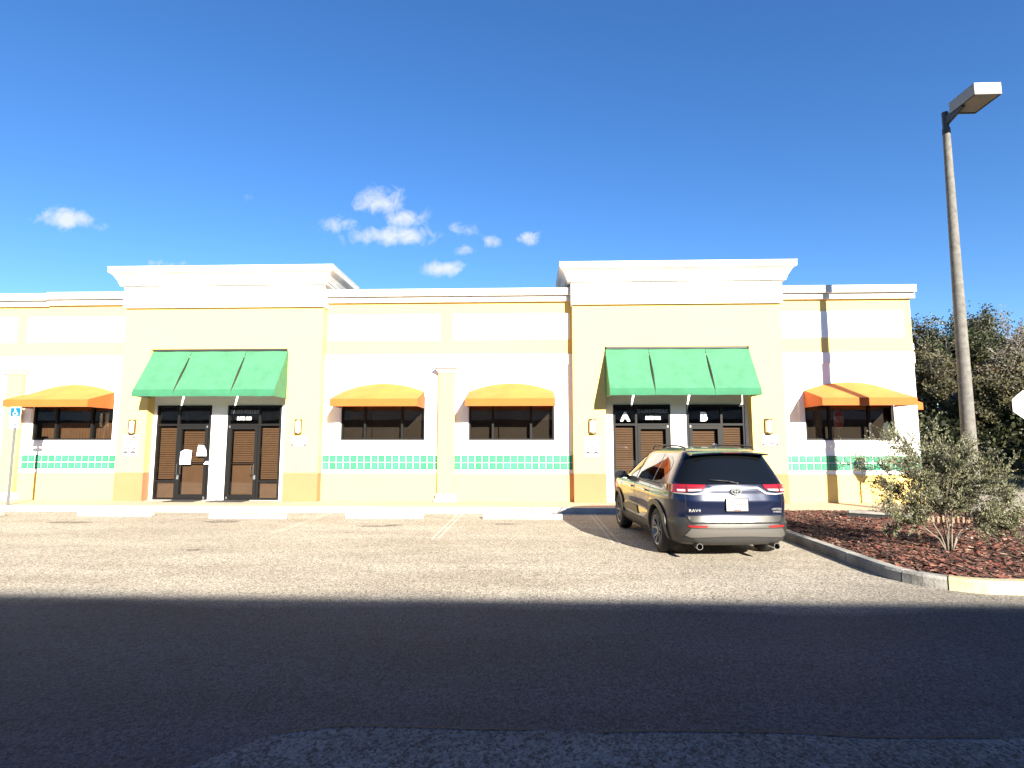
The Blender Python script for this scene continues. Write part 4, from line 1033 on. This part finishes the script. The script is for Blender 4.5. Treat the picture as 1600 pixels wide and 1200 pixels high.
# hatch lower trim, reflectors, skid, lower bumper
panel('hatch_trim', [(-.69, .668), (.69, .668), (.665, .60), (.62, .575), (-.62, .575), (-.665, .60)], 'B', .010, CLADL, thick=.02)
panel('panel_gap', [(-.715, .98), (-.705, .98), (-.700, .66), (-.675, .595), (-.625, .562), (.625, .562), (.675, .595), (.700, .66), (.705, .98), (.715, .98), (.71, .655), (.683, .59), (.63, .553), (-.63, .553), (-.683, .59), (-.71, .655)], 'B', .0025, SEAM, thick=.01, step=.02)
for sg in (1, -1):
    panel('rear_reflector', [(sg * .44, .535), (sg * .70, .535), (sg * .69, .508), (sg * .45, .508)], 'B', .012, REFL, thick=.02)
panel('bumper_top', [(-.60, .557), (.60, .557), (.66, .50), (-.66, .50)], 'B', .008, CLADL, thick=.02)
panel('skid_plate', [(-.66, .492), (.66, .492), (.73, .385), (.66, .36), (.20, .385), (-.20, .385), (-.66, .36), (-.73, .385)], 'B', .020, SKID, thick=.04)
panel('lower_bumper', [(-.64, .352), (-.20, .375), (.20, .375), (.64, .352), (.56, .265), (-.56, .265)], 'B', .010, CLAD, thick=.03)
# wiper
m = MB(); zz = 1.165; y_ = lambda z: lv(z)[1] - .025
m.tube(S3((.03, y_(1.15), 1.145)), S3((-.10, y_(1.17) - .012, 1.175)), .012, .009, 8); m.tube(S3((-.10, y_(1.17) - .012, 1.175)), S3((-.36, y_(1.18) + .004, 1.195)), .009, .005, 8); m.tube(S3((.04, y_(1.14), 1.14)), S3((.04, y_(1.14) + .03, 1.14)), .02, .02, 10)
m.build('rear_wiper', BLACKP, car, smooth=True)
# exhaust tips
for s_ in (-1, 1):
    m = MB(); xx = s_ * .56 * SXW; m.lathe([(.040, -.70), (.046, -.90), (.048, -.925), (.040, -.925), (.036, -.80), (.001, -.80)], xx, .235 * SZW, 20, 'y'); 
    ex_ = m.build('exhaust_tip', CHROME, car, smooth=True, sharp=40)
    m = MB(); m.lathe([(.0365, -.81), (.001, -.81)], xx, .235 * SZW, 20, 'y'); m.build('exhaust_bore', UNDER, ex_)
# door mirrors
for s_ in (-1, 1):
    m = MB(); bm3 = bmesh.new(); bmesh.ops.create_icosphere(bm3, subdivisions=3, radius=1)
    i0 = 0
    for v in bm3.verts:
        c = v.co; m.v.append(S3((s_ * (1.02 + c.x * .125), 2.02 + max(c.y, -.45) * .085, 1.135 + c.z * .085 * (1 - .15 * c.x * s_))))
    for f in bm3.faces: m.f.append(tuple(v.index for v in f.verts)); m.m.append(0)
    bm3.free(); mo = m.build('door_mirror', BLACKP, car, smooth=True)
    m = MB(); m.tube(S3((s_ * .86, 2.08, 1.09)), S3((s_ * .95, 2.05, 1.10)), .035, .03, 8); m.build('mirror_stalk', BLACKP, mo)
    m = MB(); m.lathe([(.001, 0), (1, 0)], 0, 0, 20, 'y'); m.v = [S3((s_ * 1.02 + v[0] * .105, 1.98 - .002, 1.135 + v[2] * .07)) for v in m.v]; m.build('mirror_glass', CHROME, mo)
# wheels
def make_wheel(x_, y_w, out_s):
    w = MB(); zc = .36; R0, W0 = .357, .235
    xo = x_ * 1.0
    P_ = [(.235, -W0 / 2 + .01), (.26, -W0 / 2), (.31, -W0 / 2 - .004), (.338, -W0 / 2 + .012), (.353, -W0 / 2 + .035), (R0, -W0 / 2 + .07)]
    for gx in (-.055, 0, .055): P_ += [(R0, gx - .010), (R0 - .010, gx - .007), (R0 - .010, gx + .007), (R0, gx + .010)]
    P_ += [(R0, W0 / 2 - .07), (.353, W0 / 2 - .035), (.338, W0 / 2 - .012), (.31, W0 / 2 + .004), (.26, W0 / 2), (.235, W0 / 2 - .01)]
    w.lathe([(r, x_ + h) for r, h in P_], y_w, zc, 56, 'x')
    t = w.build('wheel', TYRE, car, smooth=True, sharp=50)
    f = out_s; X0 = x_ + f * (W0 / 2)
    r = MB(); r.lathe([(.200, X0 - f * .16), (.222, X0 - f * .012), (.240, X0 + f * .004), (.244, X0 - f * .010), (.232, X0 - f * .03)], y_w, zc, 56, 'x'); r.build('rim', RIM, t, smooth=True, sharp=40)
    d = MB(); d.lathe([(.001, X0 - f * .12), (.218, X0 - f * .11)], y_w, zc, 40, 'x'); d.build('wheel_well_disc', RIMD, t)
    sp_ = MB(); sd_ = MB()
    for k in range(5):
        for da in (-12, 12):
            a0 = R(72 * k + 90 + da * .45); a1 = R(72 * k + 90 + da * 1.25)
            for (mbx, wid, dx, dp) in ((sp_, 1.0, 0, .018), (sd_, 1.9, -.012, .02)):
                pts4 = []
                for (rr0, an, hw0) in ((.040, a0, .010 * wid), (.12, (a0 * .45 + a1 * .55), .0085 * wid), (.225, a1, .014 * wid)):
                    cth, sth = math.cos(an), math.sin(an); pts4.append(((y_w + rr0 * cth - hw0 * sth, zc + rr0 * sth + hw0 * cth), (y_w + rr0 * cth + hw0 * sth, zc + rr0 * sth - hw0 * cth), rr0))
                for (A, B, rA), (C, D_, rC) in zip(pts4, pts4[1:]):
                    def XX(rr0): return X0 + f * (dx - .028 + .022 * (rr0 / .22) ** 2)
                    xa, xc_ = XX(rA), XX(rC); b0 = -f * dp
                    q = [(xa, *A), (xa, *B), (xc_, *D_), (xc_, *C)]; qb = [(v[0] + b0, v[1], v[2]) for v in q]
                    mbx.quad(*q)
                    for i in range(4): mbx.quad(q[i], q[(i + 1) % 4], qb[(i + 1) % 4], qb[i])
    sp_.build('spokes', RIM, t); sd_.build('spoke_pockets', RIMD, t)
    c = MB(); c.lathe([(.001, X0 - f * .012), (.032, X0 - f * .014), (.042, X0 - f * .03), (.045, X0 - f * .05)], y_w, zc, 24, 'x'); c.build('hub_cap', RIM, t, smooth=True, sharp=40)
    for k in range(5):
        pass
    return t
for s_ in (-1, 1):
    for wy in (0, 2.69): make_wheel(s_ * (.800 * SXW), wy, s_)
m = MB(); m.box(-.62, .62, -.6, 3.2, .22, .30); m.build('underbody', UNDER, car)

# ------------------------------------------------------------------ plants and trees
def leafmat(name, c, tr=.25):
    return mat(name, c, .6, attr='tone', trans=tr, spec=.3)
BARK = mat('pale_bark', (.16, .135, .10), .9, bump=.5, bscale=60, vcol=(.16, .13, .10), vscale=12)
BARKG = mat('grey_bark', (.16, .135, .11), .9, bump=.5, bscale=30, vcol=(.09, .075, .06), vscale=6)
TWIG = mat('bare_twigs', (.30, .27, .24), .9, vcol=(.14, .12, .10), vscale=2)
LEAF_S = leafmat('shrub_leaves', (.20, .205, .115), .2)
LEAF_O = leafmat('oak_leaves', (.060, .056, .028), .2)
LEAF_G = leafmat('grey_brown_leaves', (.085, .075, .045), .2)
LEAF_D = leafmat('dark_leaves', (.026, .034, .012), .2)
def rv(r): 
    while True:
        v = Vector((r.uniform(-1, 1), r.uniform(-1, 1), r.uniform(-1, 1)))
        if .01 < v.length < 1: return v
def add_leaf(m, cs, p, d, l, w, r, tone):
    d = d.normalized(); s_ = d.cross(rv(r)).normalized() * w
    m.quad(p, p + d * l * .5 + s_, p + d * l, p + d * l * .5 - s_); cs.append(tone)

def grow_shrub():
    r = random.Random(21); wood = MB(); lf = MB(); cs = []
    def branch(p, d, ln, rad, depth):
        n = 5; pts_ = [p]
        for k in range(n):
            d = (d + rv(r) * .16 + Vector((0, 0, .05 if depth < 2 else .02))).normalized(); q = p + d * (ln / n)
            wood.tube(p, q, rad * (1 - k / n * .5), rad * (1 - (k + 1) / n * .5), 5 if depth < 2 else 3, cap=False); p = q; pts_.append(p)
            if depth < 4 and k >= (0 if depth != 2 else 1):
                for _ in range(2 if depth < 2 else (2 if r.random() < .7 else 1)):
                    ax = rv(r).normalized(); nd = (d + ax * r.uniform(.6, 1.15)); nd.z = nd.z * .75 + (.02 if depth == 1 else .12); branch(p, nd.normalized(), ln * (r.uniform(.34, .62) if r.random() < .86 else r.uniform(.75, .95)), rad * .5, depth + 1)
        if depth >= 3 and r.random() < .82:
            for q in pts_:
                for _ in range(3):
                    t = r.uniform(.45, 1.6); add_leaf(lf, cs, q + rv(r) * .01, (d + rv(r) * .9), r.uniform(.022, .045), r.uniform(.005, .009), r, (t, t * r.uniform(.9, 1.05), t * r.uniform(.8, 1.3)))
    B0 = Vector((0, 0, 0))
    for (dx, dy, dz, ln) in ((-.10, 0, 1, 1.0), (.22, .1, 1, .95), (-.55, .05, .72, .98), (.60, -.1, .66, .90), (.05, .35, .9, .85), (-.05, -.3, .85, .85), (.80, .1, .45, .82), (-.85, .1, .50, .80)):
        d = Vector((dx, dy, dz)).normalized(); p0 = B0 + Vector((.05 if dx > 0 else -.04, dy * .05, -.03)); fork = p0 + Vector((dx * .16, dy * .1, .12 + .14 * dz))
        wood.tube(p0, fork, .016, .014, 7); branch(fork, d, ln, .012, 1)
    return wood, lf, cs
w_, l_, c_ = grow_shrub()
SH = (.76, .84, 1.07)
w_.v = [(v[0] * SH[0], v[1] * SH[1], v[2] * SH[2]) for v in w_.v]; l_.v = [(v[0] * SH[0], v[1] * SH[1], v[2] * SH[2]) for v in l_.v]
sh = empty('young_shrub', 'sprawling young shrub with small olive leaves in the red mulch before the lamp post', 'shrub', (6.30, 8.95, .16))
w_.build('stems', BARK, sh, smooth=True, weld=False, fix=False); l_.build('foliage', LEAF_S, sh, cols=c_, fix=False, weld=False)
print('shrub leaves', len(l_.f), 'bounds x', min(v[0] for v in l_.v), max(v[0] for v in l_.v), 'z', max(v[2] for v in l_.v))

def make_tree(seed, loc, h, cw, label, leaf, density=1.0, bare=.3, trunk_h=.3, tone=1.0, name='oak_tree', top=None, group='trees along the road behind the building', lsz=.22):
    r = random.Random(seed); wood = MB(); tw = MB(); lf = MB(); cs = []
    e_ = empty(name, label, 'tree', loc, 0, group)
    tips = []
    def limb(p, d, ln, rad, depth):
        n = 5
        for k in range(n):
            d = (d + rv(r) * .22 + Vector((0, 0, .06))).normalized(); q = p + d * (ln / n)
            (wood if depth < 3 else tw).tube(p, q, max(.024, rad * (1 - k / n * .45)), max(.018, rad * (1 - (k + 1) / n * .45)), 7 if depth < 2 else (4 if depth < 3 else 3), cap=False); p = q
            if depth < 4 and k >= 1:
                for _ in range(2 if depth < 3 else 2):
                    nd = d + rv(r).normalized() * r.uniform(.6, 1.1); nd.z = nd.z * .7 + .15; limb(p, nd.normalized(), ln * r.uniform(.45, .65), rad * .45, depth + 1)
            if depth >= 3: tips.append((p.copy(), d.copy()))
    tp = Vector((0, 0, -.2)); top_ = Vector((r.uniform(-.3, .3), r.uniform(-.3, .3), h * trunk_h)); wood.tube(tp, top_, h * .026, h * .020, 9)
    for k in range(6):
        a = 2 * math.pi * k / 6 + r.uniform(-.4, .4); t = r.uniform(.35, 1.0); limb(top_ * (.75 + .25 * t) if k else top_, Vector((math.cos(a) * .9 * t, math.sin(a) * .9 * t, 1 - .35 * t)).normalized(), h * (.40 if k else .46), h * .011, 1)
    # fit: rescale to requested height / crown width
    zmax = max(p.z for p, _ in tips); xm_ = sorted(abs(p.x) for p, _ in tips)[int(len(tips) * .97)]
    fz = (h * .97) / zmax; fx = (cw / 2) / xm_
    def F(v): v = Vector(v); return (v.x * (1 + (fx - 1) * min(1, max(0, v.z / (h * trunk_h)))), v.y * (1 + (fx - 1) * min(1, max(0, v.z / (h * trunk_h)))), v.z * fz)
    wood.v = [F(v) for v in wood.v]; tw.v = [F(v) for v in tw.v]
    clump = {}
    for p, d in tips:
        q = Vector(F(p)); cell = noise.noise(q * .45 + Vector((seed, 0, 0)))
        if cell < -1 + 0 or (cell < bare - .35): 
            if r.random() < .8: continue
        ct = tone * (.75 + .9 * max(0, min(1, .5 + noise.noise(q * .8 + Vector((0, seed, 0))))))
        hue = noise.noise(q * .5 + Vector((9, seed, 4)))
        for _ in range(max(1, int(density * (3 if r.random() < .6 else 1)))):
            t = ct * r.uniform(.6, 1.3); add_leaf(lf, cs, q + rv(r) * .28, rv(r) + Vector((0, 0, .2)), lsz * r.uniform(.6, 1.3), lsz * .28, r, (t * (1 + .5 * max(0, hue)), t, t * .9))
    wood.build('trunk', BARKG, e_, smooth=True, weld=False, fix=False); tw.build('twigs', TWIG, e_, weld=False, fix=False); lf.build('crown', leaf, e_, cols=cs, fix=False, weld=False)
    print(label, 'tips', len(tips), 'leaves', len(lf.f))
    return e_
make_tree(1, (34.2, 48, 0), 14.0, 8.5, 'tall tree with a dark flat-topped crown just right of the building corner', LEAF_D, 1.4, -.2)
make_tree(2, (37.5, 44, 0), 10.8, 8.0, 'shorter brown-green tree directly behind the lamp post', LEAF_O, .9, .35)
make_tree(3, (40.2, 49, 0), 13.8, 9.5, 'half-bare greyish tree to the right of the lamp post', LEAF_G, .55, .62)
make_tree(4, (41.0, 43, 0), 12.0, 8.5, 'vine-tangled brownish tree rising at the right edge above the stop sign', LEAF_G, .7, .5)
make_tree(5, (46.0, 50, 0), 15.0, 10, 'large rounded tree at the far right edge of the tree line', LEAF_D, 1.2, .1)
make_tree(6, (32.0, 40, 0), 8.2, 7.5, 'low bushy olive tree against the end of the building', LEAF_O, 1.5, -.1, .2)
make_tree(7, (37.0, 36, 0), 7.2, 8.5, 'low spreading tree overhanging the road, below the others', LEAF_O, 1.6, -.1, .2)
make_tree(8, (28.5, 46, 0), 11, 8, 'tree mostly hidden behind the end of the building', LEAF_O, 1.0, .1)
# undergrowth filling the wood's foot
ug = MB(); cs = []; r = random.Random(5)
for k in range(30000):
    x = r.uniform(24, 56); y = r.uniform(34, 52); zt = 2.2 + 2.8 * max(0, .5 + noise.noise(Vector((x * .3, y * .3, 0)))); z = r.random() ** .8 * zt
    q = Vector((x, y, z)); t = .8 + .7 * noise.noise(q * .7); t *= r.uniform(.5, 1.3)
    add_leaf(ug, cs, q, rv(r), .32 * r.uniform(.5, 1.2), .10, r, (t * r.uniform(.9, 1.4), t, t * .8))
o = ug.build('undergrowth', LEAF_D, cols=cs, fix=False, weld=False); o['kind'] = 'stuff'
# far tree line closing the horizon behind everything
far = MB(); cs = []
for k in range(26000):
    x = r.uniform(20, 150); y = 62 + r.uniform(0, 14) + abs(x - 50) * .1; zt = 8.5 + 4 * noise.noise(Vector((x * .12, 0, 7))) + 2 * noise.noise(Vector((x * .5, y * .3, 7))); z = r.random() ** .7 * zt
    t = (.9 + .7 * noise.noise(Vector((x * .4, y * .4, z * .4)))) * r.uniform(.6, 1.3)
    add_leaf(far, cs, Vector((x, y, z)), rv(r), .8 * r.uniform(.5, 1.2), .25, r, (t * 1.2, t, t * .8))
o = far.build('distant_wood', LEAF_D, cols=cs, fix=False, weld=False); o['kind'] = 'stuff'
# grass verge past the road
gv = MB(); cs = []
for k in range(14000):
    x = r.uniform(17, 45); y = r.uniform(24, 37); t = r.uniform(.5, 1.5) * (.8 + .5 * noise.noise(Vector((x * .5, y * .5, 0))))
    add_leaf(gv, cs, Vector((x, y, -.03)), Vector((r.uniform(-.5, .5), r.uniform(-.5, .5), 1)), r.uniform(.06, .18), .02, r, (t * 1.2, t, t * .7))
o = gv.build('verge_grass', LEAF_D, cols=cs, fix=False, weld=False); o['kind'] = 'stuff'
# trees off to the right whose shade falls on the far road
make_tree(12, (31.0, 8, 0), 10, 10, 'broad tree standing beyond the right edge of the lot', LEAF_O, 1.6, -.3, name='roadside_tree', group='trees beyond the right edge')
make_tree(13, (37.0, 15, 0), 11, 10, 'broad tree by the road beyond the right edge', LEAF_O, 1.6, -.3, name='roadside_tree', group='trees beyond the right edge')

# ------------------------------------------------------------------ the shop row behind the camera, whose shadow covers the lane
YB = -7.3
HB = (6.585 - YB) * .425
OPW = mat('brown_stucco', (.13, .095, .065), .9, bump=.25, bscale=60, vary=.15, vscale=1)
ob = empty('unseen_shading_building', 'unseen shop row behind the camera that shades the driveway', 'building', (0, YB, 0))
m = MB(); m.box(-46, 24, -12, 0, -.02, HB); m.build('wall', OPW, ob)
m = MB(); m.box(-46.05, 24.05, .001, .10, HB - .45, HB - .05); m.box(-46, 24, .001, .04, 3.4, 4.0); m.build('unseen_cornice', TRIM, ob)
m = MB()
for k in range(12): m.box(-44 + k * 5.6, -40.6 + k * 5.6, .001, .05, .5, 2.8)
m.build('unseen_shop_window', CARG, ob)
for sd_, x, y, hh in ((31, 29, -9, 8.2), (32, 36, -4, 8.6)):
    make_tree(sd_, (x, y, 0), hh, 8, 'tree at the end of the opposite shop row' if sd_ == 31 else 'tree by the entrance behind the opposite shop row', LEAF_O, .8, .1, name='roadside_tree', group='trees beyond the right edge')
